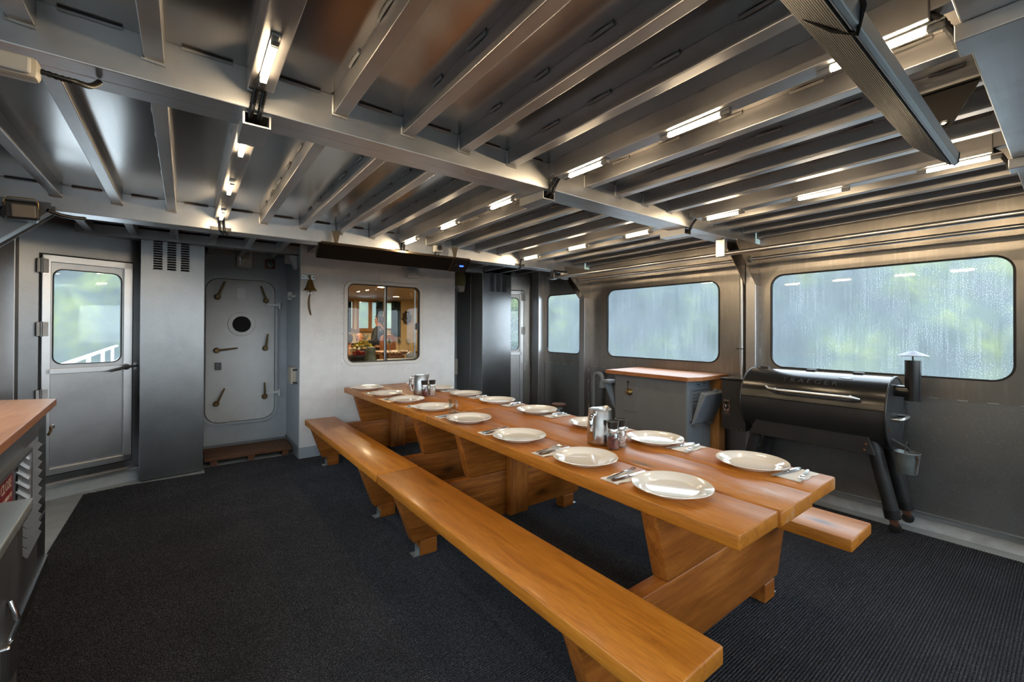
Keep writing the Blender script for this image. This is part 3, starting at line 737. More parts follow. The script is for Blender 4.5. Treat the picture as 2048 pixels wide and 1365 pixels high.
for side, ys, xp in (('left', PL, 1.492), ('right', PR, 2.066)):
    nm = 'long left bench' if side == 'left' else 'window side'
    for i, y in enumerate(ys):
        z = top_z(y)
        place(PM, 'dinner_plate', (xp+random.uniform(-.006, .006), y, z+.0015), random.random()*6, '%s cream dinner plate in the row along the %s' % (ORD[i], nm), 'plate', 'dinner plates on the long table')
        s = 1 if side == 'left' else -1
        ny = y+s*(.205 if side == 'left' else .175); nx = 1.463 if side == 'left' else 2.098
        if ny > 4.70: ny = 4.66
        z = top_z(ny)
        jr = random.uniform(-.08, .08)
        place(NMe[i % 3], 'napkin', (nx, ny, z), jr+(0 if side == 'left' else math.pi), '%s folded white paper napkin in the row along the %s' % (ORD[i], nm), 'napkin', 'paper napkins under the cutlery')
        if side == 'left':
            place(FMe, 'fork', (nx-.085, ny+.014, z+.006), jr+.06, '%s steel fork lying in the row along the %s' % (ORD[i], nm), 'fork', 'forks on the napkins')
            place(KMe, 'table_knife', (nx-.088, ny-.012, z+.0055), jr-.02, '%s steel table knife in the row along the %s' % (ORD[i], nm), 'knife', 'knives on the napkins')
        else:
            place(FMe, 'fork', (nx+.085, ny-.012, z+.006), math.pi+jr+.22, '%s steel fork lying in the row along the %s' % (ORD[i], nm), 'fork', 'forks on the napkins')
            place(KMe, 'table_knife', (nx+.088, ny+.02, z+.0055), math.pi+jr-.12, '%s steel table knife in the row along the %s' % (ORD[i], nm), 'knife', 'knives on the napkins')

def pitcher(x, y, label, sp):
    z = top_z(y)+.001
    t_ = thing('water_pitcher', label, 'pitcher', (x, y, z), 'steel pitchers on the table')
    mb = MB().lathe([(0, .003), (.058, .0), (.067, .006), (.070, .02), (.0695, .06), (.0645, .13), (.0605, .178), (.0620, .186), (.0605, .186), (.059, .178), (.0625, .13), (.067, .05), (.064, .010), (0, .008)], (0, 0, 0), 36)
    sp = Vector(sp).normalized()
    for i, p in enumerate(mb.v):
        if p[2] > .15:
            d = Vector((p[0], p[1])); 
            if d.length > .01:
                c_ = max(0, d.normalized().dot(sp)); k = (c_**14)*.022*(p[2]-.15)/.038; mb.v[i] = (p[0]+sp.x*k, p[1]+sp.y*k, p[2]+k*.35)
    mb.xf(Matrix.Translation((x, y, z)))
    obj('body', mb, 'steel', t_, smooth=50)
    h = -sp
    path = [(x+h.x*.058, y+h.y*.058, z+.160), (x+h.x*.085, y+h.y*.085, z+.164), (x+h.x*.100, y+h.y*.100, z+.150), (x+h.x*.100, y+h.y*.100, z+.09), (x+h.x*.092, y+h.y*.092, z+.045), (x+h.x*.072, y+h.y*.072, z+.032)]
    obj('handle', MB().tube(path, [.008, .011, .012, .011, .010, .007], 10), 'chrome', t_, smooth=60)
    return t_
pitcher(1.79, 1.567, 'brushed steel water pitcher on the near table beside two grinders', (.95, .25))
pitcher(1.755, 3.72, 'brushed steel water pitcher on the far table by the white wall', (.8, -.6))
def grinder(x, y, fill, label):
    z = top_z(y); t_ = thing('spice_grinder', label, 'grinder', (x, y, z), 'glass spice grinders')
    T = Matrix.Translation((x, y, z))
    obj('jar', MB().lathe([(0, .002), (.030, .0), (.0325, .004), (.0325, .062), (.027, .078), (.0255, .088), (.0235, .088), (.025, .077), (.0300, .060), (.0300, .006), (0, .006)], (0, 0, 0), 24).xf(T), 'tumbler_glass', t_, smooth=50)
    mb = MB().lathe([(0, .0066), (.0294, .0066), (.0294, .058), (.024, .064), (0, .061)], (0, 0, 0), 24)
    rnd = random.Random(3)
    for i, p in enumerate(mb.v):
        if p[2] > .05: mb.v[i] = (p[0], p[1], p[2]+rnd.uniform(-.003, .003))
    obj('spice', mb.xf(T), fill, t_, smooth=30)
    obj('collar', MB().lathe([(.0262, .086), (.0268, .088), (.0272, .106), (.0255, .108)], (0, 0, 0), 24).xf(T), 'steel', t_, smooth=50)
    obj('cap', MB().lathe([(0, .105), (.0258, .106), (.030, .138), (.0315, .142), (.030, .1435), (.028, .139), (0, .137)], (0, 0, 0), 24).xf(T), 'black_plastic', t_, smooth=50)
t = NT('peppercorns'); t.pr(None, .6); vo = t.n('ShaderNodeTexVoronoi'); vo.inputs['Scale'].default_value = 260.; t.l(t.coords(), vo.inputs['Vector']); sp_ = t.n('ShaderNodeSeparateColor'); t.l(vo.outputs['Color'], sp_.inputs[0])
t.l(t.ramp(sp_.outputs[0], [(.2, (.02, .012, .01)), (.45, (.28, .03, .03)), (.6, (.05, .02, .015)), (.8, (.42, .10, .08))]), t.p.inputs['Base Color'])
t = NT('salt_crystals'); t.pr(None, .5); vo = t.n('ShaderNodeTexVoronoi'); vo.inputs['Scale'].default_value = 170.; t.l(t.coords(), vo.inputs['Vector']); sp_ = t.n('ShaderNodeSeparateColor'); t.l(vo.outputs['Color'], sp_.inputs[0])
t.l(t.ramp(sp_.outputs[0], [(.2, (.55, .26, .2)), (.5, (.75, .48, .4)), (.8, (.85, .68, .6))]), t.p.inputs['Base Color'])
grinder(1.762, 1.455, 'peppercorns', 'glass grinder of red and black peppercorns on the near table')
grinder(1.838, 1.468, 'salt_crystals', 'glass grinder of pink salt on the near table')
grinder(1.735, 3.60, 'peppercorns', 'glass grinder of dark peppercorns on the far table')
grinder(1.808, 3.592, 'salt_crystals', 'glass grinder of pink salt on the far table')
gy = 2.735
obj('tumbler', MB().lathe([(0, .0), (.031, .0), (.033, .003), (.0385, .098), (.0372, .099), (.0355, .096), (.030, .014), (.022, .012), (0, .012)], (1.545, gy, top_z(gy)), 8), 'tumbler_glass', label='empty faceted drinking glass at the joint of the two tables', cat='glass', smooth=15)

# ================================================================ CEILING FITTINGS
def led(x, y, label):
    zc = jz(y)-.018
    t_ = thing('led_light', label, 'light', (x, y, zc-.02), 'warm led strip lights under the joists')
    obj('backing', B(x-.012, x+.012, y-.148, y+.148, zc-.006, zc), 'alu_bright', t_)
    obj('diffuser', B(x-.009, x+.009, y-.108, y+.108, zc-.021, zc-.006), 'led_tube', t_, bevel=.004)
    for a, b in ((y-.148, y-.109), (y+.109, y+.148)):
        obj('end_cap', B(x-.0105, x+.0105, a, b, zc-.022, zc-.006), 'clear_cap', t_, bevel=.003)
rows = ((.197, 'left', (.36, .93, 1.505, 2.246, 2.939, 3.64)), (1.612, 'middle', (.36, .93, 1.515, 2.246, 2.939, 3.64)), (3.028, 'right', (.36, .94, 1.525, 2.25, 2.945, 3.65)))
for x, nm, ys in rows:
    for i, y in enumerate(ys):
        led(x, y, '%s lit warm strip light on the %s light joist' % (['nearest', 'second', 'third', 'fourth', 'fifth', 'farthest'][i], nm))

def heater(name, label, prof, x0, x1, face, group, ctrl, lip, backm):
    ys = [p[0] for p in prof]
    t_ = thing(name, label, 'heater', ((x0+x1)/2, sum(ys)/len(ys), min(p[1] for p in prof)), group)
    obj('housing', MB().prism(prof, x0, x1, 'x'), backm, t_, bevel=.003)
    (ya, za), (yb, zb) = face           # from the upper to the lower edge of the radiant face
    ny, nz = (zb-za), -(yb-ya); l_ = math.hypot(ny, nz); ny, nz = ny/l_, nz/l_
    if nz > 0: ny, nz = -ny, -nz
    nrib = 16
    for i in range(nrib):
        a, b = i/nrib, (i+.72)/nrib
        p = [(ya+(yb-ya)*a, za+(zb-za)*a), (ya+(yb-ya)*b, za+(zb-za)*b)]
        q = [(u+ny*.004, v+nz*.004) for u, v in p]
        obj('rib', MB().prism([p[0], p[1], q[1], q[0]], x0+.012, (x1-.2 if ctrl else x1-.012), 'x'), 'heater_dark', t_)
    for x in (x0, x1):
        c_ = obj('end_cap', MB().prism([(u+(u-sum(ys)/len(ys))*.04, v) for u, v in prof], x-.006, x+.006, 'x'), 'heater_dark', t_, bevel=.002)
    if lip:
        obj('lip', MB().prism([(ya-.006, za-.004), (ya+.002, za-.006), (ya+.008, za+.012), (ya, za+.014)], x0+.006, x1-.006, 'x'), 'heater_gold', t_)
    if ctrl:
        p = [(ya, za), (yb, zb)]; q = [(u+ny*.007, v+nz*.007) for u, v in p]
        cp = obj('control_panel', MB().prism([p[0], p[1], q[1], q[0]], x1-.185, x1-.012, 'x'), 'black_plastic', t_)
        obj('trim_ring', MB().prism([(ya+ny*.01, za+nz*.01), (yb+ny*.01, zb+nz*.01), (yb, zb), (ya, za)], x1-.198, x1-.188, 'x'), 'heater_gold', t_)
        m_ = (ya*.5+yb*.5+ny*.008, za*.5+zb*.5+nz*.008)
        d_ = ((yb-ya)/l_*.008, (zb-za)/l_*.008)
        obj('indicator', MB().prism([(m_[0]-d_[0], m_[1]-d_[1]), (m_[0]+d_[0], m_[1]+d_[1]), (m_[0]+d_[0]+ny*.002, m_[1]+d_[1]+nz*.002), (m_[0]-d_[0]+ny*.002, m_[1]-d_[1]+nz*.002)], x1-.10, x1-.055, 'x'), 'blue_led', cp)
        obj('knob', MB().sphere((x1-.14, m_[0], m_[1]), .012, 10), 'heater_dark', cp)
    return t_
h1 = heater('patio_heater', 'long black infrared heater hanging in front of the white wall', [(3.71, 2.075), (3.82, 1.962), (3.835, 1.975), (3.835, 2.02), (3.755, 2.085)], .862, 2.285, ((3.71, 2.072), (3.818, 1.962)), 'infrared heaters under the deckhead', True, True, 'heater_dark')
for x in (1.0, 2.135):
    b_ = obj('bracket', MB().prism([(x-.035, jz(3.77)), (x+.035, jz(3.77)), (x+.012, 2.09), (x-.012, 2.09)], 3.765, 3.770, 'y'), 'heater_gold', h1)
    obj('bracket_clip', B(x-.03, x+.03, 3.745, 3.79, 2.075, 2.092), 'heater_gold', b_)
h2 = heater('patio_heater', 'large dark ribbed infrared heater hanging close overhead on the right', [(.392, 2.104), (.281, 1.992), (.270, 2.000), (.266, 2.036), (.300, 2.085), (.38, 2.116)], .862, 2.285, ((.392, 2.100), (.284, 1.994)), 'infrared heaters under the deckhead', False, False, 'heater_silver')
for x in (1.0, 2.13):
    b_ = obj('bracket', MB().prism([(.195, jz(.3)), (.345, jz(.3)), (.312, 2.112), (.298, 2.090), (.272, 2.090), (.258, 2.112)], x-.003, x+.003, 'x'), 'heater_dark', h2)
    obj('bracket_bolt', MB().lathe([(0, -.012), (.010, -.010), (.010, 0)], (x-.003, .285, 2.108), 10, 'x'), 'chrome', b_, smooth=40)
    obj('bracket_plate', B(x-.02, x+.02, .195, .345, jz(.3)-.006, jz(.3)), 'heater_dark', b_)
obj('lead', MB().tube([(1.08, .27, 2.09), (1.09, .262, 2.03), (1.10, .275, 1.985), (1.11, .32, 2.02), (1.115, .37, 2.075), (1.115, .40, 2.12)], .005, 8), 'heater_dark', h2, smooth=60)

# flood-light bar, upper left
t_ = thing('floodlight', 'white led floodlight bar at the upper left under the cross beam', 'light', (-.42, 1.60, 1.99))
obj('body', B(-.62, -.325, 1.705, 1.755, 2.045, 2.105), 'cream_plastic', t_, bevel=.014, smooth=40)
obj('lens', B(-.612, -.337, 1.697, 1.708, 2.053, 2.097), 'white_plastic', t_, bevel=.006)
obj('cable', corrugated([(-.325, 1.735, 2.08), (-.29, 1.74, 2.078), (-.26, 1.752, 2.082), (-.235, 1.80, 2.10), (-.22, 1.85, 2.14)], .009), 'conduit', t_, smooth=50)
# speaker under the left end of the far beam
t_ = thing('deck_speaker', 'small square deck loudspeaker on a wire bail at upper left', 'speaker', (-.73, 3.62, 1.99))
TS = Matrix.Translation((-.735, 3.60, 2.035)) @ Matrix.Rotation(R(-4), 4, 'Y') @ Matrix.Rotation(R(14), 4, 'Z')
obj('body', MB().box(-.075, .062, .01, .12, -.05, .055).xf(TS), 'black_plastic', t_, bevel=.012)
obj('grille', MB().box(-.047, .047, -.006, .012, -.040, .032).xf(TS), 'speaker_grey', t_, bevel=.006)
obj('bail', MB().tube([(-.068, .02, .01), (-.068, .0, .05), (-.055, -.005, .066), (.045, -.005, .066), (.058, .0, .05), (.058, .02, .01)], .003, 6).xf(TS), 'brass', t_, smooth=60)
obj('rear_shell', MB().lathe([(0, .16), (.04, .155), (.05, .12), (.05, .10)], (-.04, 0, 0), 14, 'y').xf(TS), 'black_plastic', t_, smooth=50)
obj('cable', MB().tube([(-.66, 3.70, 2.07), (-.61, 3.74, 2.055), (-.56, 3.80, 2.06), (-.52, 3.845, 2.07)], .012, 8), 'conduit', t_, smooth=60)
# twist switch on the beam, with its two cables
t_ = thing('rotary_switch', 'white rotary switch box on the beam above the heater', 'switch', (1.975, 3.83, 2.13))
obj('box', B(1.935, 2.025, 3.80, 3.853, 2.135, 2.215), 'white_plastic', t_, bevel=.006)
obj('dial', MB().lathe([(0, -.018), (.024, -.016), (.027, 0)], (1.982, 3.80, 2.175), 18, 'y'), 'black_plastic', t_, smooth=40)
for dx in (-.022, .012): obj('gland', MB().tube([(1.972+dx, 3.825, 2.14), (1.972+dx, 3.825, 2.115), (1.975+dx*1.6, 3.82, 2.085)], .009, 8), 'conduit', t_, smooth=50)
# second small speaker-like junction box near the right corner gusset
t_ = thing('junction_box', 'small grey junction box under the far beam at the right corner', 'box', (3.73, 3.83, 2.0))
obj('case', B(3.66, 3.76, 3.80, 3.845, 1.995, 2.075), 'white_plastic', t_, bevel=.008)
obj('clamp', B(3.55, 3.76, 3.83, 3.853, 2.078, 2.10), 'black_plastic', t_)

# ================================================================ WALL FITTINGS
t_ = thing('ship_bell', 'small brass ship bell with rope lanyard on the white wall', 'bell', (1.035, 4.87, 1.52))
obj('bracket', B(.968, 1.10, YF-.012, YF, 1.895, 1.945), 'galvanised', t_, bevel=.003)
for x in (.985, 1.083): obj('bolt', MB().sphere((x, YF-.014, 1.92), .009, 8), 'chrome', t_)
obj('arm', MB().tube([(1.035, YF-.01, 1.925), (1.035, YF-.06, 1.93), (1.035, YF-.08, 1.90)], .011, 8), 'brass', t_, smooth=60)
bp = [(0, .0), (.014, -.004), (.024, -.018), (.034, -.055), (.042, -.085), (.060, -.112), (.066, -.120), (.062, -.122), (.045, -.10), (.036, -.06), (.0, -.02)]
bl = obj('bell', MB().lathe([(r_*1.02, 1.895+h_) for r_, h_ in bp], (1.035, YF-.08, 0), 28), 'brass', t_, smooth=50)
obj('clapper', MB().tube([(1.035, YF-.08, 1.86), (1.035, YF-.08, 1.775)], .004, 6).sphere((1.035, YF-.08, 1.772), .013, 10), 'brass_old', bl, smooth=50)
obj('ring', MB().tube([(1.035+.014*math.cos(a), YF-.08, 1.745+.014*math.sin(a)) for a in [i*math.pi/8 for i in range(17)]], .003, 6, caps=False), 'chrome', bl)
obj('lanyard', MB().tube([(1.034, YF-.08, 1.735), (1.026, YF-.08, 1.70), (1.022, YF-.08, 1.65), (1.026, YF-.08, 1.59), (1.037, YF-.08, 1.54), (1.044, YF-.08, 1.515)], [.006, .009, .011, .011, .010, .007], 10), 'rope', t_, smooth=60)

t_ = thing('alarm_sounder', 'white horn sounder on a bracket above the cabin window', 'sounder', (2.18, 4.90, 1.99))
obj('mount', B(2.085, 2.285, YF-.02, YF, 2.07, 2.20), 'white_plastic', t_, bevel=.004)
obj('horn', MB().hexa([(2.10, YF-.13, 1.995), (2.265, YF-.13, 1.995), (2.26, YF-.02, 2.0), (2.105, YF-.02, 2.0)], [(2.115, YF-.08, 2.11), (2.25, YF-.08, 2.11), (2.25, YF-.02, 2.12), (2.115, YF-.02, 2.12)]), 'white_plastic', t_, bevel=.018, smooth=50, segs=3)
obj('stud', MB().sphere((2.29, YF-.02, 2.13), .016, 10), 'galvanised', t_)

t_ = thing('bulkhead_lamp', 'white framed bulkhead lamp above the hatch', 'lamp', (.52, RY-.05, 2.06))
obj('frame', MB().holes(rr(.447, .595, 2.058, 2.257, .02), [rr(.472, .572, 2.082, 2.228, .008)], RY-.045, RY, 'y'), 'white_plastic', t_, bevel=.004)
obj('backing', B(.47, .575, RY-.02, RY-.012, 2.08, 2.23), 'alu_dark', t_)
obj('rocker', MB().prism([(RY-.03, 2.085), (RY-.04, 2.15), (RY-.03, 2.215), (RY-.02, 2.215), (RY-.02, 2.085)], .485, .565, 'x'), 'cream_plastic', t_)
t_ = thing('emergency_switch', 'square red switch on the wall right of the bulkhead lamp', 'switch', (.774, RY-.03, 2.075))
obj('base', B(.722, .826, RY-.03, RY, 2.072, 2.172), 'red_switch', t_, bevel=.006)
obj('dial', MB().lathe([(0, -.03), (.038, -.028), (.043, 0)], (.774, RY-.03, 2.12), 20, 'y'), 'black_plastic', t_, smooth=40)
t_ = thing('wall_lamp', 'grey wedge-shaped wall lamp high in the hatch recess', 'lamp', (.90, 5.2, 2.03))
obj('shade', MB().hexa([(.955, 5.10, 2.02), (.955, 5.22, 2.02), (.94, 5.22, 2.02), (.94, 5.10, 2.02)], [(.955, 5.10, 2.24), (.955, 5.22, 2.24), (.845, 5.22, 2.24), (.845, 5.10, 2.24)]), 'white_plastic', t_, bevel=.008)
obj('lens', B(.86, .94, 5.24, 5.30, 2.09, 2.2), 'cream_plastic', t_, bevel=.01)
t_ = thing('book_box', 'cream slatted box with black hinges on the side of the hatch recess', 'box', (.93, 5.33, .77))
obj('case', B(.905, .957, 5.10, 5.28, .775, .955), 'beige_plastic', t_, bevel=.004)
for i in range(3): obj('slat', B(.899, .906, 5.106+.057*i, 5.106+.057*i+.05, .78, .95), 'beige_plastic', t_, bevel=.002)
for z in (.79, .93): obj('hinge', B(.915, .957, 5.085, 5.102, z-.012, z+.012), 'black_plastic', t_)
obj('latch', B(.91, .957, 5.28, 5.31, .87, .92), 'black_plastic', t_)
# right gap: hanging cloth-wrapped lamp and small white box
t_ = thing('wrapped_lamp', 'pale yellow-green covered lamp hanging at the right end of the white wall', 'lamp', (3.07, 5.28, 1.91))
obj('cover', MB().lathe([(.0, 2.19), (.06, 2.185), (.085, 2.14), (.09, 2.06), (.085, 2.0), (.055, 1.985)], (3.07, 5.28, 0), 14), 'yellow_cloth', t_, smooth=50)
obj('base', MB().hexa([(3.06, 5.24, 1.90), (3.13, 5.24, 1.905), (3.13, 5.32, 1.905), (3.06, 5.32, 1.90)], [(3.0, 5.22, 1.99), (3.13, 5.22, 1.99), (3.13, 5.34, 1.99), (3.0, 5.34, 1.99)]), 'cream_plastic', t_, bevel=.01)
obj('arm', MB().tube([(2.82, 5.28, 2.17), (3.02, 5.28, 2.17)], .012, 8), 'grey_blue_paint', t_)
obj('plastic_box', B(3.10, 3.24, 5.60, RY, .70, .94), 'cream_plastic', label='small cream plastic box on the wall beside the right vent trunk', cat='box', bevel=.012)

# vent trunks
def trunk(pts, lab, lx0, lx1, lz0, lz1, yf):
    cx = sum(p[0] for p in pts)/4; cy = sum(p[1] for p in pts)/4
    t_ = thing('vent_trunk', lab, 'vent trunk', (cx, cy, 0), 'vent trunks either side of the white wall')
    obj('casing', MB().prism(pts, .012, 2.245, 'z'), 'alu_column', t_, bevel=.003)
    obj('plinth', MB().prism([(cx+(x-cx)*.94, cy+(y-cy)*.94) for x, y in pts], 0, .02, 'z'), 'black_plastic', t_)
    sl = (pts[1][1]-pts[0][1])/(pts[1][0]-pts[0][0]); ang = math.atan(sl)
    MT = Matrix.Translation((pts[0][0], pts[0][1], 0)) @ Matrix.Rotation(ang, 4, 'Z')
    u0, u1 = lx0-pts[0][0], lx1-pts[0][0]
    pn = obj('louvre_panel', MB().box(u0, u1, -.005, 0, lz0, lz1).xf(MT), 'alu_column', t_)
    mb = MB(); md = MB(); wd = (u1-u0)/3
    for c_ in range(3):
        for r_ in range(12):
            a = u0+wd*c_+wd*.16; b = u0+wd*(c_+1)-wd*.16; z = lz0+(lz1-lz0)*(r_+.55)/12.6
            mb.hexa([(a, -.014, z), (b, -.014, z), (b, -.005, z), (a, -.005, z)], [(a+.004, -.006, z+.013), (b-.004, -.006, z+.013), (b-.004, -.005, z+.013), (a+.004, -.005, z+.013)])
            md.box(a, b, -.0062, -.0048, z-.005, z)
    obj('louvre', mb.xf(MT), 'alu_column', pn, kind='stuff'); obj('louvre_slot', md.xf(MT), 'black_plastic', pn, kind='stuff')
    for x, z in ((.03, .03), (-.03, .03)): pass
    return t_
trunk([(-.325, 5.03), (.14, 5.08), (.14, RY-.002), (-.30, RY-.002)], 'tall brushed aluminium vent trunk left of the white hatch', -.255, .04, 1.895, 2.175, 5.03)
rt_ = trunk([(3.279, 5.0), (3.775, 5.0), (3.79, RY-.002), (3.279, RY-.002)], 'tall brushed aluminium vent trunk right of the white wall', 3.384, 3.70, 1.905, 2.175, 5.0)
obj('side_sheet', B(3.274, 3.2792, 5.004, RY-.004, .02, 2.24), 'cabinet_grey', rt_)  # matte sheet added to lighten the side that mirrored the dark recess

# duckboard
t_ = thing('duckboard', 'dark weathered wooden duckboard below the hatch', 'duckboard', (.54, 5.4, 0))
for i in range(7): obj('slat', B(.152, .93, 5.20+.062*i, 5.20+.062*i+.048, .05, .085), 'wood_old', t_, bevel=.004)
for x in (.2, .52, .84): obj('bearer', B(x, x+.06, 5.21, 5.61, .0, .05), 'wood_old', t_)
# ================================================================ PELLET GRILL
GX, GZ, GR = 3.93, .792, .25
ga, gb = .775, 1.70
gt = thing('pellet_grill', 'black barrel pellet grill with chimney below the large window', 'grill', (GX, 1.24, 0))
def arc(r, a0, a1, n=18): return [(GX+r*math.cos(R(a0+(a1-a0)*i/n)), GZ+r*math.sin(R(a0+(a1-a0)*i/n))) for i in range(n+1)]
bar = obj('barrel', MB().prism(arc(GR, 172, 378, 26), ga, gb, 'y'), 'black_satin', gt, smooth=30)
ld = obj('lid', MB().prism(arc(GR+.004, 18, 171, 26), ga-.004, gb+.004, 'y'), 'black_enamel', gt, smooth=30)
for y in (ga-.008, gb-.002):
    obj('rim', MB().tube([(GX+(GR+.004)*math.cos(a), y+.005, GZ+(GR+.004)*math.sin(a)) for a in [i*math.pi/24 for i in range(49)]], .006, 6, caps=False), 'black_satin', gt, smooth=60)
obj('end_plate', MB().lathe([(0, ga-.006), (GR-.004, ga-.006), (GR-.004, ga)], (GX, 0, GZ), 40, 'y'), 'black_satin', gt, smooth=30)
hd = obj('lid_handle', MB().tube([(GX-.262, 1.50, .925), (GX-.288, 1.475, .912), (GX-.293, 1.40, .905), (GX-.293, 1.0, .905), (GX-.288, .935, .905), (GX-.262, .905, .897)], [.007, .010, .011, .011, .010, .006], 12), 'steel', gt, smooth=60)
for y in (1.44, .96): obj('standoff', MB().tube([(GX-.24, y, .91), (GX-.29, y, .907)], .007, 8), 'steel', hd)
for y in (1.62, 1.28, .98): obj('lid_hinge', B(GX+.0, GX+.05, y-.03, y+.03, GZ+GR+.0, GZ+GR+.018), 'black_satin', gt)
# embossed lettering on the lid
def wrap(mb, yc, ang):
    out = MB()
    vs = []
    for x, y, z in mb.v:
        r = GR+.0048+z; a = R(ang)-y/GR
        vs.append((GX+r*math.cos(a), yc-x, GZ+r*math.sin(a)))
    return out.add(vs, mb.f)
obj('lettering', wrap(text_mb('T R A E G E R', .062, .0022), 1.235, 132), 'black_satin', ld, merge=False)
obj('emblem', wrap(MB().prism([(-.045, -.004), (-.02, .002), (-.01, .010), (.0, .004), (.015, .012), (.02, .004), (.04, .006), (.035, -.004), (.01, -.008), (-.015, -.006)], 0, .0022, 'z'), 1.02, 116), 'galvanised', ld)
# chimney
ch = obj('chimney', MB().tube([(3.905, .675, .895), (3.905, .675, 1.168)], .042, 22), 'black_enamel', gt, smooth=40)
obj('elbow', MB().tube([(3.905, .79, .955), (3.905, .675, .955)], .040, 20), 'black_enamel', ch, smooth=40)
cp = obj('rain_cap', MB().lathe([(0, .035), (.006, .036), (.082, .003), (.084, 0), (.081, .0), (.0, .028)], (3.905, .675, 1.198), 28), 'cap_metal', ch, smooth=30)
obj('cap_stem', MB().tube([(3.905, .675, 1.15), (3.905, .675, 1.232)], .005, 8), 'black_plastic', cp)
# side handle, drip spout, bolts on the end
obj('side_handle', MB().tube([(3.80, ga-.005, .765), (3.80, ga-.05, .77), (3.815, ga-.065, .77), (3.98, ga-.065, .77), (4.0, ga-.045, .772), (4.0, ga-.005, .772)], [.008, .010, .012, .012, .010, .008], 10), 'steel', gt, smooth=60)
sp_ = obj('drip_spout', MB().hexa([(3.80, .79, .60), (3.86, .79, .60), (3.85, .68, .565), (3.81, .68, .565)], [(3.80, .79, .645), (3.86, .79, .645), (3.85, .68, .585), (3.81, .68, .585)]), 'black_satin', gt)
for x, z in ((3.735, .705), (3.755, .69)): obj('bolt', MB().sphere((x, ga-.008, z), .007, 8), 'rust', gt)
# leg frame: front and back aprons, four splayed legs, end plates, casters
def leg(x_top, y_top, x_bot, y_bot, lab):
    o = obj('leg', MB().tube([(x_top, y_top, .62), (x_bot, y_bot, .105)], .042, 16), 'black_satin', gt, smooth=40)
    obj('leg_cap', MB().tube([(x_bot+(x_top-x_bot)*.1, y_bot+(y_top-y_bot)*.1, .155), (x_bot, y_bot, .095)], .045, 16), 'black_plastic', o, smooth=40)
    return o
legs = [(3.80, .868, 3.830, .762), (4.06, .845, 4.11, .748), (3.80, 1.60, 3.82, 1.735), (4.10, 1.60, 4.11, 1.735)]
for i, L in enumerate(legs):
    leg(*L, None)
    x, y = L[2], L[3]
    if i < 2:
        cst = obj('caster_fork', MB().hexa([(x-.02, y-.03, .045), (x+.02, y-.03, .045), (x+.02, y+.012, .06), (x-.02, y+.012, .06)], [(x-.02, y-.022, .098), (x+.02, y-.022, .098), (x+.02, y+.022, .098), (x-.02, y+.022, .098)]), 'rust', gt)
        obj('wheel', MB().lathe([(0, -.013), (.022, -.013), (.0335, -.010), (.0345, 0), (.0335, .010), (.022, .013), (0, .013)], (x-.0, y-.012, .0345), 20, 'x'), 'black_plastic', cst, smooth=40)
    else:
        obj('wheel', MB().lathe([(0, -.02), (.06, -.02), (.078, -.015), (.08, 0), (.078, .015), (.06, .02), (0, .02)], (x, y, .08), 22, 'x'), 'black_plastic', gt, smooth=40)
for x, nm in ((3.735, 0), (4.105, 1)):
    obj('apron', MB().prism([(.835, .515), (1.66, .515), (1.575, .70), (1.545, .715), (.955, .715), (.915, .70), (.88, .665)], x, x+.018, 'y' if False else 'x'), 'black_satin', gt, bevel=.004)
obj('apron_lip', B(3.728, 3.74, .96, 1.55, .708, .722), 'rust', gt)
obj('leg_web', MB().hexa([(3.83, .800, .16), (4.09, .800, .16), (4.09, .806, .16), (3.83, .806, .16)], [(3.81, .855, .36), (4.08, .855, .36), (4.08, .861, .36), (3.81, .861, .36)]), 'black_satin', gt)
obj('leg_web', MB().hexa([(3.79, 1.70, .2), (4.09, 1.70, .2), (4.09, 1.706, .2), (3.79, 1.706, .2)], [(3.78, 1.66, .36), (4.08, 1.66, .36), (4.08, 1.666, .36), (3.78, 1.666, .36)]), 'black_satin', gt)
for z in (.545, .585): obj('bolt', MB().sphere((3.728, .885+(.585-z)*.2, z), .010, 8), 'rust', gt)
# pellet hopper with control panel
hp = obj('hopper', B(3.775, 4.085, 1.705, 1.905, .505, .935), 'black_satin', gt, bevel=.004)
obj('hopper_lid', B(3.765, 4.09, 1.70, 1.912, .935, .950), 'black_enamel', hp, bevel=.003)
pn = obj('control_panel', B(3.769, 3.776, 1.83, 1.89, .625, .765), 'control_panel', hp)
obj('dial', MB().lathe([(0, -.014), (.016, -.012), (.018, 0)], (3.769, 1.86, .70), 14, 'x'), 'black_plastic', pn, smooth=40)
obj('dial_pointer', B(3.752, 3.756, 1.857, 1.863, .70, .717), 'white_plastic', pn)
obj('display', B(3.767, 3.770, 1.842, 1.878, .724, .738), 'dark_glass', pn)
mb = MB()
for i in range(11):
    a = R(-50+280*i/10); mb.box(3.7672, 3.7692, 1.86+.025*math.cos(a)-.003, 1.86+.025*math.cos(a)+.003, .70+.027*math.sin(a)-.002, .70+.027*math.sin(a)+.002)
for z in (.672, .665, .752): mb.box(3.7672, 3.7692, 1.842, 1.856, z, z+.004).box(3.7672, 3.7692, 1.866, 1.88, z, z+.004)
obj('dial_marks', mb, 'sign_print', pn, kind='stuff')
obj('badge', MB().prism([(1.851, .652), (1.869, .652), (1.86, .637)], 3.767, 3.770, 'x'), 'brass', pn)
for y in (1.735, 1.78, 1.82): obj('bolt', MB().sphere((3.774, y, .515), .006, 8), 'brass_old', hp)
gt.location.z = .0092
